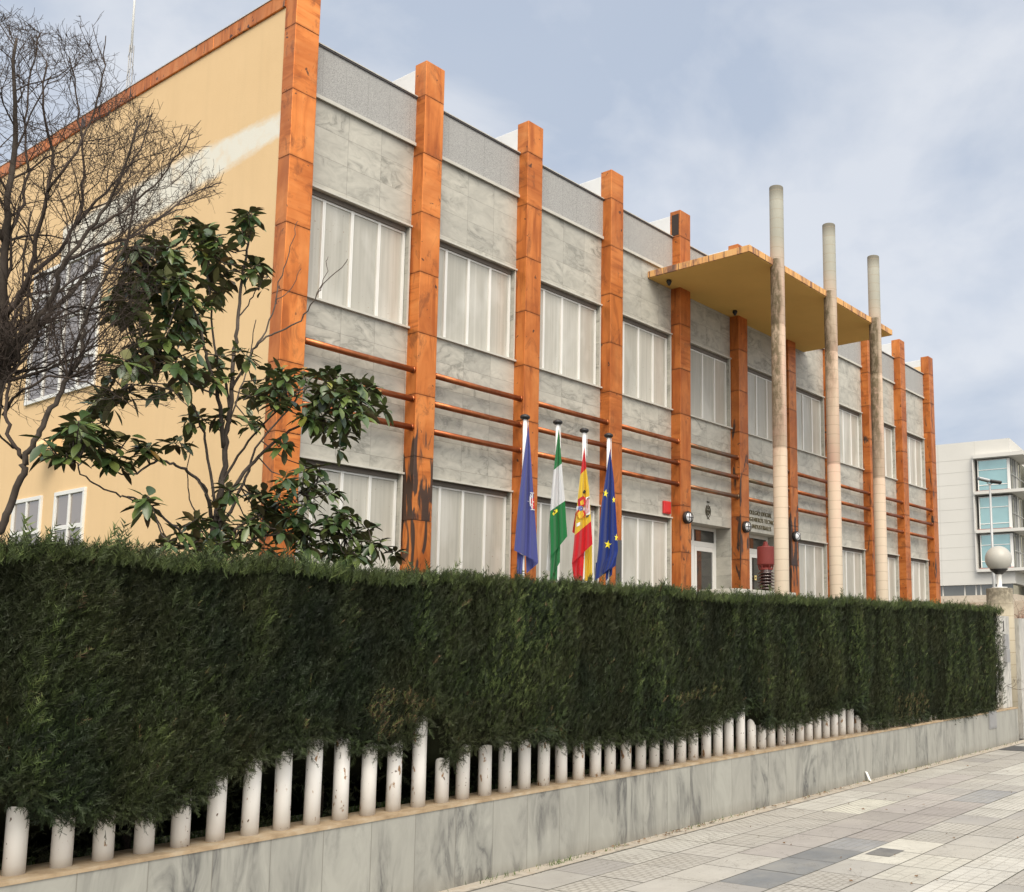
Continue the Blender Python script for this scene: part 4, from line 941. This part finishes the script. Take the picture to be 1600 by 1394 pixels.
q=onY(1568.5,985,5.495); o=text_mesh('1',.26,(q[0]-.0,5.497,q[2]-.02),M_BLK,'house_number',gw,ext=.004)
b=MB(); b.box(17.26,17.72,5.55,5.70,-.01,2.02); b.box(17.72,17.74,5.56,5.69,-.01,2.02,1); b.box(18.6,19.1,5.55,5.70,-.01,2.02)
tag(b.build('gate_jamb',[M_MARBG,M_DARK]),'white veined marble gate jamb right of the round beige pillar','gate')
b=MB(); b.box(17.78,18.58,5.6,5.64,.05,1.95); tag(b.build('gate',simple('grey_blue_gate_paint',(.32,.35,.38),.5),bevel=.004),'closed grey blue sheet metal gate between marble jambs','gate')
b=MB(); b.box(19.1,40,5.55,5.75,-.01,2.02); tag(b.build('side_boundary_wall',M_MARBG),'marble faced boundary wall beyond the gate at the far right edge','wall')
q=onY(1592,1170,5.0); dd=ray(1592,1170); P0=EYE+dd*(0-1.6)/dd[2]
b=MB(); b.box(P0[0]-.35,P0[0]+.35,P0[1]-.2,P0[1]+.2,.002,.006); tag(b.build('manhole_cover',simple('dark_iron',(.06,.06,.06),.6)),'dark rectangular iron cover in the pavement near the gate','manhole cover')

# far building (turned seven degrees)
A7=R(7); EV=np.array([math.cos(A7),math.sin(A7),0]); DV=np.array([-math.sin(A7),math.cos(A7),0]); K=1.35
def FB(v,u,z): # v depth along EV, u to the left along DV
    P=np.array([57.3,18.5,0])+EV*v+DV*u; P[2]=z; P=EYE+(P-EYE)*K; return P
far=thing('far_office_block',tuple(FB(3,2,-2.7)),'modern white concrete office block with glazed corner bays seen beyond the copper pillars','building')
def fbx(b,v0,v1,u0,u1,z0,z1,m=0):
    c=(FB(v0,u0,z0)+FB(v1,u1,z1))/2; b.obox(c,EV*(v1-v0)/2*K,DV*(u1-u0)/2*K,np.array([0,0,(z1-z0)/2*K]),m)
Z0=.42
b=MB(); fbx(b,.0,14,2.10,12,4.99,13.47); fbx(b,.0,14,0.0,2.10,12.45,13.47); fbx(b,.0,14,0,2.1,4.99,5.70); fbx(b,1.6,14,.0,2.1,5.70,12.45); b.build('concrete_wall',M_CONC,far)
b=MB(); fbx(b,.3,14,0.2,12,4.38,4.985); b.build('strip_window',M_GLASSG,far)
b=MB(); 
for u in (3.0,2.34,2.05,4.3,5.5): fbx(b,.27,.31,u-.04,u+.04,4.38,4.985)
b.build('strip_mullion',M_CONC,far)
b=MB(); fbx(b,.1,14,0,12,Z0,4.38); b.build('base_wall',M_TAN,far)
b=MB()
for z in (11.69,10.95,10.17,9.47,8.74,8.0,7.22,6.49,5.76,12.43): fbx(b,-.006,.0,2.12,12,z-.012,z+.012)
for u in (4.25,6.4,8.5): fbx(b,-.006,.0,u-.01,u+.01,4.99,13.4)
fbx(b,-.006,0,2.05-.01,2.05+.01,12.45,13.45)
b.build('panel_joint',simple('grey_panel_joint',(.50,.49,.45),.9),far)  # panel joints in a slightly darker grey than the concrete
for zt,zb in ((12.32,10.44),(10.12,8.15),(7.9,5.95)):
    b=MB(); fbx(b,.12,.16,.24,1.9,zb,zt); fr=b.build('glazed_bay',M_GLASSB,far)
    b=MB(); 
    for z in (zt-.03,zb+(zt-zb)*.68,zb+.38): fbx(b,.08,.118,.24,1.92,z-.02,z+.02)
    fbx(b,.03,.118,1.88,1.93,zb,zt); b.build('mullion',M_WHITE,fr)
    b=MB(); fbx(b,.05,.2,.06,.22,zb,zt); b.build('white_post',M_WHITE,fr)
    b=MB(); fbx(b,.25,1.5,-.0,.06,zb,zt); b.build('side_glass',M_GLASSG,fr)
    b=MB()
    for v in (.7,1.3,1.9,2.6): fbx(b,v-.02,v+.02,-.05,-.001,zb,zt)
    fbx(b,.2,6,-.05,-.001,zb+.9,zb+.95); b.build('side_mullion',M_GALV,fr)
b=MB(); fbx(b,2,13,-.02,.1,5.7,12.4); b.build('side_glazing',M_GLASSG,far)
for z,t_ in ((12.5,.12),(10.34,.10),(8.07,.10),(5.80,.10)):
    b=MB(); fbx(b,-.35,3.2,-.8,2.10,z-t_,z+t_*.8); b.build('balcony_slab',M_CONC,far)
    if z<12:
        b=MB(); fbx(b,-.1,.1,.1,2.0,z+t_*.8+.002,z+t_*.8+.06); b.build('brick_sill',simple('brick_red_sill',(.28,.09,.07),.8),far)
b=MB(); fbx(b,-.25,-.0,2.10,2.18,5.7,12.6); b.build('fin',M_CONC,far)
b=MB(); fbx(b,6,20,-6,-.6,Z0,13.3)
tag(b.build('pale_block',simple('cream_concrete',(.55,.53,.42),.8)),'cream coloured block behind the white office building at the right edge','building')

# street lamp
sx,sy=33.9,11.7
t=thing('street_lamp',(sx,sy,0),'tall grey street lamp with two small heads in front of the far office block','street lamp')
b=MB(); b.tube([(sx,sy,0),(sx,sy,3.5),(sx,sy,7.1)],[.065,.055,.035],12); b.build('pole',M_GALV,t,True)
for sg in (-1,1):
    d=np.array([-CR[1]*0+CR[0],CR[1],0])*sg; d/=np.linalg.norm(d)
    b=MB(); b.tube([(sx,sy,7.05),tuple(np.array([sx,sy,7.13])+d*.10)],.02,8); b.build('arm',M_GALV,t,True)
    c=np.array([sx,sy,7.2-.04*sg])+d*.20; b=MB()
    r_=[]
    for k in range(13):
        a=2*PI*k/12
    ax=d*.20+np.array([0,0,.05 if sg<0 else -.03]); sd=np.cross(d,[0,0,1])*.12
    b.obox(c,ax,sd,np.array([0,0,.05])); o=b.build('lamp_head',simple('lamp_head_metal',(.30,.31,.32),.4,.3) if sg<0 else M_BLK,t,bevel=.035)

# tan boundary wall far behind and dry shrubs
b=MB(); b.box(30,30.3,2,27,-.01,2.85); tag(b.build('boundary_wall',M_TAN),'pale tan rubble wall in the distance behind the hedge end','wall')
def shrub(cx_,cy_,z0,h,label,seed,mat):
    rn=random.Random(seed); b=MB()
    def g(p,d,l,r,lv):
        pts=[p]; 
        for k in range(3):
            d=d+np.array([rn.gauss(0,.25),rn.gauss(0,.25),rn.gauss(0,.1)]); d/=np.linalg.norm(d); pts.append(pts[-1]+d*l/3)
        b.tube(pts,[r,r*.8,r*.6,r*.35],3,caps=False)
        if lv>0:
            for _ in range(4):
                q=pts[rn.randint(1,3)]; dd=d+np.array([rn.gauss(0,.7),rn.gauss(0,.7),rn.gauss(0,.4)]); g(q,dd/np.linalg.norm(dd),l*.62,r*.6,lv-1)
    for _ in range(8): g(np.array([cx_+rn.gauss(0,.2),cy_+rn.gauss(0,.3),z0]),np.array([rn.gauss(0,.4),rn.gauss(0,.5),1.]),h*.55,.02,3)
    tag(b.build('dry_shrub',mat),label,'shrub','leafless shrubs in front of the tan wall')
M_DRY=simple('pinkish_dry_twig',(.34,.20,.15),.9)
shrub(28.8,9.9,.4,2.5,'leafless pinkish shrub against the tan wall just right of the last copper pillar',1,M_DRY)
shrub(28.5,8.9,.4,2.2,'leafless brown shrub against the tan wall next to the gate pillar',2,M_DRY)
shrub(26.0,6.9,.4,2.6,'leafless dark shrub at the right edge beyond the gate pillar',3,M_TWIG)
# small bare twig leaning over the wall end
b=MB(); rn=random.Random(21)
def g2(p,d,l,r,lv):
    pts=[p]
    for k in range(4):
        d=d+np.array([rn.gauss(0,.22),rn.gauss(0,.1),rn.gauss(0,.22)]); d/=np.linalg.norm(d); pts.append(pts[-1]+d*l/4)
    b.tube(pts,[r,r*.85,r*.7,r*.5,r*.3],4,caps=False)
    if lv>0:
        for _ in range(3):
            q=pts[rn.randint(1,4)]; dd=d+np.array([rn.gauss(0,.6),rn.gauss(0,.2),rn.gauss(0,.6)]); g2(q,dd/np.linalg.norm(dd),l*.6,r*.6,lv-1)
g2(np.array([15.9,5.48,.9]),np.array([1.,-.1,-.05]),.9,.006,3); g2(np.array([15.9,5.5,1.0]),np.array([1.,-.1,.1]),.7,.005,3)
tag(b.build('bare_twig',M_TWIG),'thin bare twigs sticking out of the hedge end in front of the gate panel','twig')

# antenna on the roof
q=EYE+ray(206,70)*25
t=thing('antenna_mast',(q[0],q[1],8.3),'thin lattice mast with a white whip antenna on the roof at the left','antenna')
b=MB(); top=q[2]
for k in range(3):
    a=k*2*PI/3; b.tube([(q[0]+.09*math.cos(a),q[1]+.09*math.sin(a),8.3),(q[0]+.05*math.cos(a),q[1]+.05*math.sin(a),top-.0)],.013,5)
z=8.4;k=0
while z<top-.2:
    a=k*2*PI/3; a2=(k+1)*2*PI/3; b.tube([(q[0]+.075*math.cos(a),q[1]+.075*math.sin(a),z),(q[0]+.075*math.cos(a2),q[1]+.075*math.sin(a2),z+.18)],.007,4); z+=.18;k+=1
b.build('lattice',M_STEEL,t)
b=MB(); b.tube([(q[0],q[1],top-.2),(q[0]-.02,q[1],top+2.6)],[.03,.018],8); b.build('whip',M_WHITE,t,True)
b=MB(); b.tube([(q[0]+.0,q[1],top-.3),(q[0]+3.4,q[1]+3,8.3)],.006,4); b.build('guy_wire',M_STEEL,t)

# ------------------------------------------------------------------ trees
def inpoly(x,y,P):
    c=False; j=len(P)-1
    for i in range(len(P)):
        if (P[i][1]>y)!=(P[j][1]>y) and x<(P[j][0]-P[i][0])*(y-P[i][1])/(P[j][1]-P[i][1])+P[i][0]: c=not c
        j=i
    return c
def smoothpath(pts,k=4):
    pts=[np.array(p,float) for p in pts]; o=[]
    for i in range(len(pts)-1):
        p0=pts[max(i-1,0)];p1=pts[i];p2=pts[i+1];p3=pts[min(i+2,len(pts)-1)]
        for s in range(k):
            t_=s/k; o.append(.5*((2*p1)+(-p0+p2)*t_+(2*p0-5*p1+4*p2-p3)*t_**2+(-p0+3*p1-3*p2+p3)*t_**3))
    o.append(pts[-1]); return o
def bare_tree():
    rn=random.Random(42); nr=np.random.default_rng(5)
    t=thing('bare_tree',(0.95,7.3,.45),'leafless tree with dense fine brown twigs in front of the ochre side wall','tree')
    CROWN=[(-260,-60),(-60,-40),(0,15),(25,20),(60,25),(85,45),(110,40),(130,12),(160,40),(175,75),(190,110),(215,110),(235,165),(262,170),(275,230),(300,190),(325,215),(352,280),(350,300),(325,330),(300,350),(270,380),(300,410),(262,450),(235,520),(262,560),(285,610),(280,650),(215,645),(180,660),(120,650),(70,670),(40,720),(-260,760)]
    T=lambda L:[onY(x,y,Y) for x,y,Y in L]
    limbs=[ # (px, py, depth), start radius, end radius
     ([(-95,1010,7.3),(-50,900,7.3),(-28,760,7.3),(-6,640,7.3),(6,560,7.3),(5,470,7.2),(8,380,7.1),(15,300,7.0),(25,220,7.0),(20,140,6.9),(22,60,6.9)],.075,.012),
     ([(-50,900,7.3),(-20,850,7.15),(4,822,7.1),(19,786,7.05),(35,738,7.0),(39,717,7.0),(56,689,6.95),(71,657,6.9),(90,620,6.9),(112,580,6.85),(129,554,6.8),(129,520,6.8),(136,490,6.75),(160,440,6.7),(185,400,6.6),(205,350,6.5),(212,300,6.5)],.040,.010),
     ([(39,717,7.0),(24,700,7.05),(13,672,7.1),(11,642,7.2),(14,590,7.3),(30,540,7.5),(35,480,7.6),(38,400,7.7),(50,330,7.7)],.020,.008),
     ([(6,572,7.3),(30,545,7.35),(55,515,7.5),(78,490,7.6),(101,468,7.7),(125,440,7.8),(150,410,7.9),(190,380,8.0),(235,350,8.1),(285,325,8.1)],.040,.008),
     ([(4,560,7.3),(22,535,7.2),(50,505,7.0),(75,478,6.9),(88,445,6.8),(100,410,6.7),(140,360,6.6),(175,310,6.5),(200,250,6.4),(215,190,6.4)],.036,.008),
     ([(6,500,7.2),(25,470,7.1),(45,430,7.0),(60,370,6.9),(75,300,6.8),(80,240,6.8),(70,170,6.7),(72,100,6.7)],.030,.007),
     ([(5,650,7.3),(20,622,7.2),(45,605,7.0),(78,588,6.9),(110,592,6.8),(160,605,6.8),(200,625,6.7),(240,620,6.7),(268,612,6.7)],.016,.004),
     ([(112,580,6.85),(140,568,6.8),(180,562,6.7),(212,556,6.7)],.012,.004),
     ([(60,510,7.45),(110,480,7.5),(150,487,7.6),(200,492,7.7),(235,486,7.7)],.014,.004),
     ([(45,430,7.0),(85,400,7.1),(118,350,7.2),(130,290,7.3),(128,220,7.3),(120,160,7.4),(110,90,7.4)],.022,.006),
     ([(98,412,6.7),(150,385,6.9),(210,370,7.0),(260,330,7.1),(310,300,7.2),(345,285,7.2)],.018,.005),
     ([(118,350,7.2),(165,300,7.1),(210,250,7.0),(235,180,7.0)],.016,.005),
     ([(8,380,7.1),(30,330,7.3),(45,270,7.4),(40,190,7.5),(50,110,7.5),(60,50,7.5)],.018,.005),
     ([(75,300,6.8),(110,250,6.6),(140,190,6.6),(160,120,6.5),(165,60,6.5)],.014,.004),
     ([(140,360,6.6),(190,330,6.5),(240,290,6.4),(280,240,6.3),(300,205,6.3)],.014,.004),
     ([(0,640,7.3),(-60,560,7.4),(-120,470,7.5),(-150,350,7.6),(-160,230,7.6)],.035,.01),
     ([(8,380,7.1),(-30,300,7.0),(-60,200,6.9),(-50,100,6.9),(-20,30,6.9)],.022,.006),
     ([(150,410,7.9),(200,420,7.9),(250,410,7.9),(290,400,7.9)],.012,.004),
     ([(20,700,7.0),(-10,660,6.9),(10,600,6.8),(40,560,6.7),(90,540,6.6)],.010,.004),
    ]
    tr=MB(); th=MB()
    twn=0
    def g(p,d,l,r,lv):
        nonlocal twn
        ns=4 if lv>=2 else 3; pts=[p]; bend=nr.normal(0,.25,3)
        for k in range(ns):
            d=d+bend*.35+nr.normal(0,.2,3)+np.array([0,0,.12]); d/=np.linalg.norm(d); q=pts[-1]+d*l/ns
            hx,hy=px(q); hx+=nr.normal(0,16); hy+=nr.normal(0,16)
            if not inpoly(hx,hy,CROWN): break
            pts.append(q)
        if len(pts)<2: return
        m=len(pts); rr=[max(r*(1-.55*k/(m-1))    ,.0010) for k in range(m)]
        (th).tube(pts,rr,3 if lv<3 else 5,caps=False); twn+=1
        if lv<=0: return
        nb={4:4,3:4,2:4,1:3}.get(lv,4)
        for k in range(nb):
            f=(k+.6+nr.uniform(-.3,.3))/nb*(m-1); i=min(int(f),m-2); q=pts[i]+(pts[i+1]-pts[i])*(f-i)
            t_=pts[i+1]-pts[i]; t_/=np.linalg.norm(t_); s_=np.cross(t_,nr.normal(0,1,3)); s_/=np.linalg.norm(s_)+1e-9
            an=nr.uniform(.5,1.05); dd=t_*math.cos(an)+s_*math.sin(an)*np.array([1,.8,1]); dd/=np.linalg.norm(dd)
            g(q,dd,l*nr.uniform(.48,.72),max(r*.52,.0016),lv-1)
    for L,r0,r1 in limbs:
        W=T(L); W=smoothpath(W,4); n=len(W); W=[w_+nr.normal(0,.006,3) for w_ in W]
        rr=[r0+(r1-r0)*(k/(n-1))**.8 for k in range(n)]
        if r0>.03: tr.tube(W,[q_*.62 for q_ in rr],10)
        else: th.tube(W,[q_*.66 for q_ in rr],7)
        s=.0; acc=0; nxt=.12
        for k in range(1,n):
            t_=W[k]-W[k-1]; ln=np.linalg.norm(t_); acc+=ln; t_/=ln
            x_,y_=px(W[k])
            if y_>650 or (y_>400 and x_<120 and nr.random()<.65): continue
            while acc>nxt:
                acc-=nxt; nxt=nr.uniform(.095,.18) 
                s_=np.cross(t_,nr.normal(0,1,3)); s_/=np.linalg.norm(s_); an=nr.uniform(.5,1.1)
                dd=t_*math.cos(an)+s_*math.sin(an)*np.array([1,.8,1])+np.array([.05,0,.12]); dd/=np.linalg.norm(dd)
                big=r0>.013 
                g(W[k],dd,nr.uniform(.30,.62) if big else nr.uniform(.2,.4),max(.0034,rr[k]*.28),3 if nr.random()<.55 else 2)
    tr.build('trunk',M_BARK,t,True); th.build('crown',M_TWIG,t,True)
    print('twigs',twn)
bare_tree()

def magnolia():
    rn=random.Random(9); nr=np.random.default_rng(3)
    t=thing('magnolia_tree',(4.3,7.6,.45),'small magnolia tree with big glossy dark green leaves behind the hedge','tree')
    stems=[([(330,1010,7.6),(332,900,7.6),(333,860,7.6),(340,800,7.6),(350,740,7.6),(353,680,7.6),(360,640,7.6),(365,560,7.6),(372,500,7.6),(377,440,7.6),(385,400,7.6),(392,360,7.6)],.050,.010),
     ([(333,860,7.6),(355,780,7.5),(390,730,7.4),(430,690,7.3),(470,665,7.2),(520,640,7.1),(540,610,7.1)],.028,.008),
     ([(338,830,7.6),(365,790,7.7),(385,745,7.8),(400,700,7.9),(450,640,8.0),(485,600,8.0)],.022,.007),
     ([(333,810,7.6),(320,765,7.5),(300,742,7.4),(270,725,7.3),(245,720,7.3),(215,738,7.2),(190,740,7.2),(165,715,7.2)],.022,.006),
     ([(337,790,7.6),(322,700,7.7),(310,650,7.8),(290,620,7.8),(250,605,7.9),(200,600,7.9)],.017,.006),
     ([(350,700,7.6),(340,620,7.5),(325,570,7.4),(315,520,7.4),(300,480,7.3),(270,440,7.2),(230,420,7.2)],.026,.007),
     ([(325,880,7.6),(290,838,7.4),(262,815,7.3),(235,790,7.2),(200,778,7.1),(180,772,7.1),(140,750,7.0),(118,722,7.0)],.016,.006),
     ([(360,640,7.6),(350,590,7.7),(335,540,7.8),(330,470,7.8),(325,420,7.9),(330,370,7.9)],.018,.006),
     ([(360,610,7.6),(385,570,7.5),(400,540,7.4),(430,520,7.3),(470,500,7.2),(495,462,7.1),(510,440,7.1),(545,405,7.0)],.016,.004),
     ([(400,545,7.4),(425,490,7.4),(440,430,7.4),(455,385,7.4),(465,345,7.4)],.011,.003),
     ([(495,462,7.1),(508,430,7.15),(512,400,7.2)],.006,.003),([(430,470,7.4),(455,450,7.4),(470,420,7.4)],.006,.003),
     ([(333,860,7.6),(380,820,7.5),(430,790,7.4),(470,770,7.3),(500,745,7.3)],.018,.006),
     ([(335,875,7.6),(400,842,7.5),(470,830,7.4),(540,840,7.3),(592,850,7.2)],.018,.006),
     ([(345,760,7.6),(380,700,7.5),(420,655,7.3),(470,610,7.2),(520,600,7.1)],.016,.006),
     ([(372,500,7.6),(390,470,7.7),(410,440,7.7),(420,430,7.7)],.009,.004),
     ([(340,620,7.5),(300,600,7.2),(260,560,7.0),(215,550,6.9)],.012,.005),
     ([(353,680,7.6),(372,620,7.9),(390,560,8.1),(400,500,8.1)],.012,.005),
     ([(353,680,7.6),(300,640,8.0),(262,600,8.2)],.010,.004),([(333,830,7.6),(300,790,7.9),(293,740,8.0),(300,690,8.1)],.010,.004),
     ([(290,838,7.4),(270,850,7.2),(240,800,7.1),(232,780,7.1)],.008,.004)]
    b=MB(); spts=[]
    for L,r0,r1 in stems:
        W=smoothpath([onY(*q) for q in L],5); n=len(W); W=[w_+nr.normal(0,.005,3) for w_ in W]; b.tube(W,[.72*(r0+(r1-r0)*(k/(n-1))**.7) for k in range(n)],8); spts+=W[n//4:]
    SPT=np.array(spts)
    blobs=[((388,352),26,7),((320,362),24,6),((392,412),34,9),((345,388),24,4),((300,375),20,4),((222,425),42,14),((262,405),26,6),((212,392),22,5),((232,470),42,13),((300,425),34,7),((308,480),26,5),((190,485),16,3),((345,440),22,3),((275,515),36,9),((215,560),34,9),((245,545),30,6),((300,585),24,5),((335,560),16,3),((355,590),16,2),
      ((160,628),26,6),((190,612),16,2),((115,690),26,8),((150,690),30,8),((185,705),30,7),((228,700),16,3),((135,660),22,5),((300,655),16,3),((283,690),16,2),((232,775),10,1.4),((285,835),22,5),((350,825),26,6),((375,850),34,8),((330,850),20,3),((255,850),16,2),
      ((415,590),28,7),((455,590),30,9),((500,600),32,12),((540,615),34,13),((562,640),26,8),((485,640),28,6),((535,665),24,6),((430,635),20,3),((400,620),16,2),((570,600),16,4),((395,640),14,1.5),((450,690),16,2),
      ((440,750),26,4),((478,742),20,4),((505,770),24,5),((450,800),28,6),((480,830),34,9),((530,825),36,10),((565,840),28,8),((425,820),30,7),((410,780),20,3),((595,850),10,2),((500,860),30,7),((550,865),24,4),((360,770),18,2),((340,655),14,2),((265,610),16,2),((390,545),14,2)]
    V=[];Fq=[];Tt=[]
    def leaf(p,d,l,wd,tn):
        d=d/np.linalg.norm(d); up=np.array([0,0,1.])+nr.normal(0,.25,3); s_=np.cross(d,up); s_/=np.linalg.norm(s_)+1e-9; n_=np.cross(s_,d)
        droop=nr.uniform(.05,.35); prof=[(0,.10),(.18,.62),(.42,1.),(.68,.88),(.88,.45),(1.,.03)]; i=len(V)
        for k,(a,ww) in enumerate(prof):
            c=p+d*l*a+np.array([0,0,-1])*l*droop*a*a; fo=.30*wd*ww
            V.append(c-s_*wd*ww+n_*fo); V.append(c); V.append(c+s_*wd*ww+n_*fo); Tt.extend([tn]*3)
        for k in range(5):
            for m in (0,1): a=i+k*3+m; Fq.append((a,a+1,a+4,a+3))
    for (cx_,cy_),rad,num in blobs:
        nn=max(1,int(num*1.1+.5))
        for _ in range(nn):
            x=cx_+nr.normal(0,rad*.62); y=cy_+nr.normal(0,rad*.56)
            bY=SPT[np.argmin([(px(s)[0]-x)**2+(px(s)[1]-y)**2 for s in SPT[::3]])*3][1] if True else 7.5
            P=onY(x,y,bY+nr.normal(0,.22)); dist=np.linalg.norm(SPT-P,axis=1); near=SPT[np.argmin(dist)]
            mid=(near+P)/2+np.array([0,0,-.04]); b.tube([near,mid,P],[.006,.005,.004],5)
            ax=P-near; ax=ax/(np.linalg.norm(ax)+1e-6)*.5+np.array([0,0,.55]); ax/=np.linalg.norm(ax)
            k=nr.integers(8,13); ph=nr.uniform(0,6)
            for q in range(k):
                a=ph+q*2.4; s1=np.cross(ax,[.3,.7,.1]); s1/=np.linalg.norm(s1); s2=np.cross(ax,s1)
                el=nr.uniform(-.55,.75); d=(s1*math.cos(a)+s2*math.sin(a))*math.cos(el)+ax*math.sin(el)+np.array([0,0,-.12])
                tn=nr.random()**.8*.88
                if nr.random()<.025: tn=nr.uniform(.93,1)
                leaf(P-ax*.02*q*.3+d*.012,d,nr.uniform(.075,.15),nr.uniform(.021,.034),tn)
    b.build('trunk',M_MAGB,t,True)
    npmesh('crown',np.array(V),np.array(Fq),M_MAG,t,np.array(Tt),True)
magnolia()
print('objects',len(bpy.data.objects))
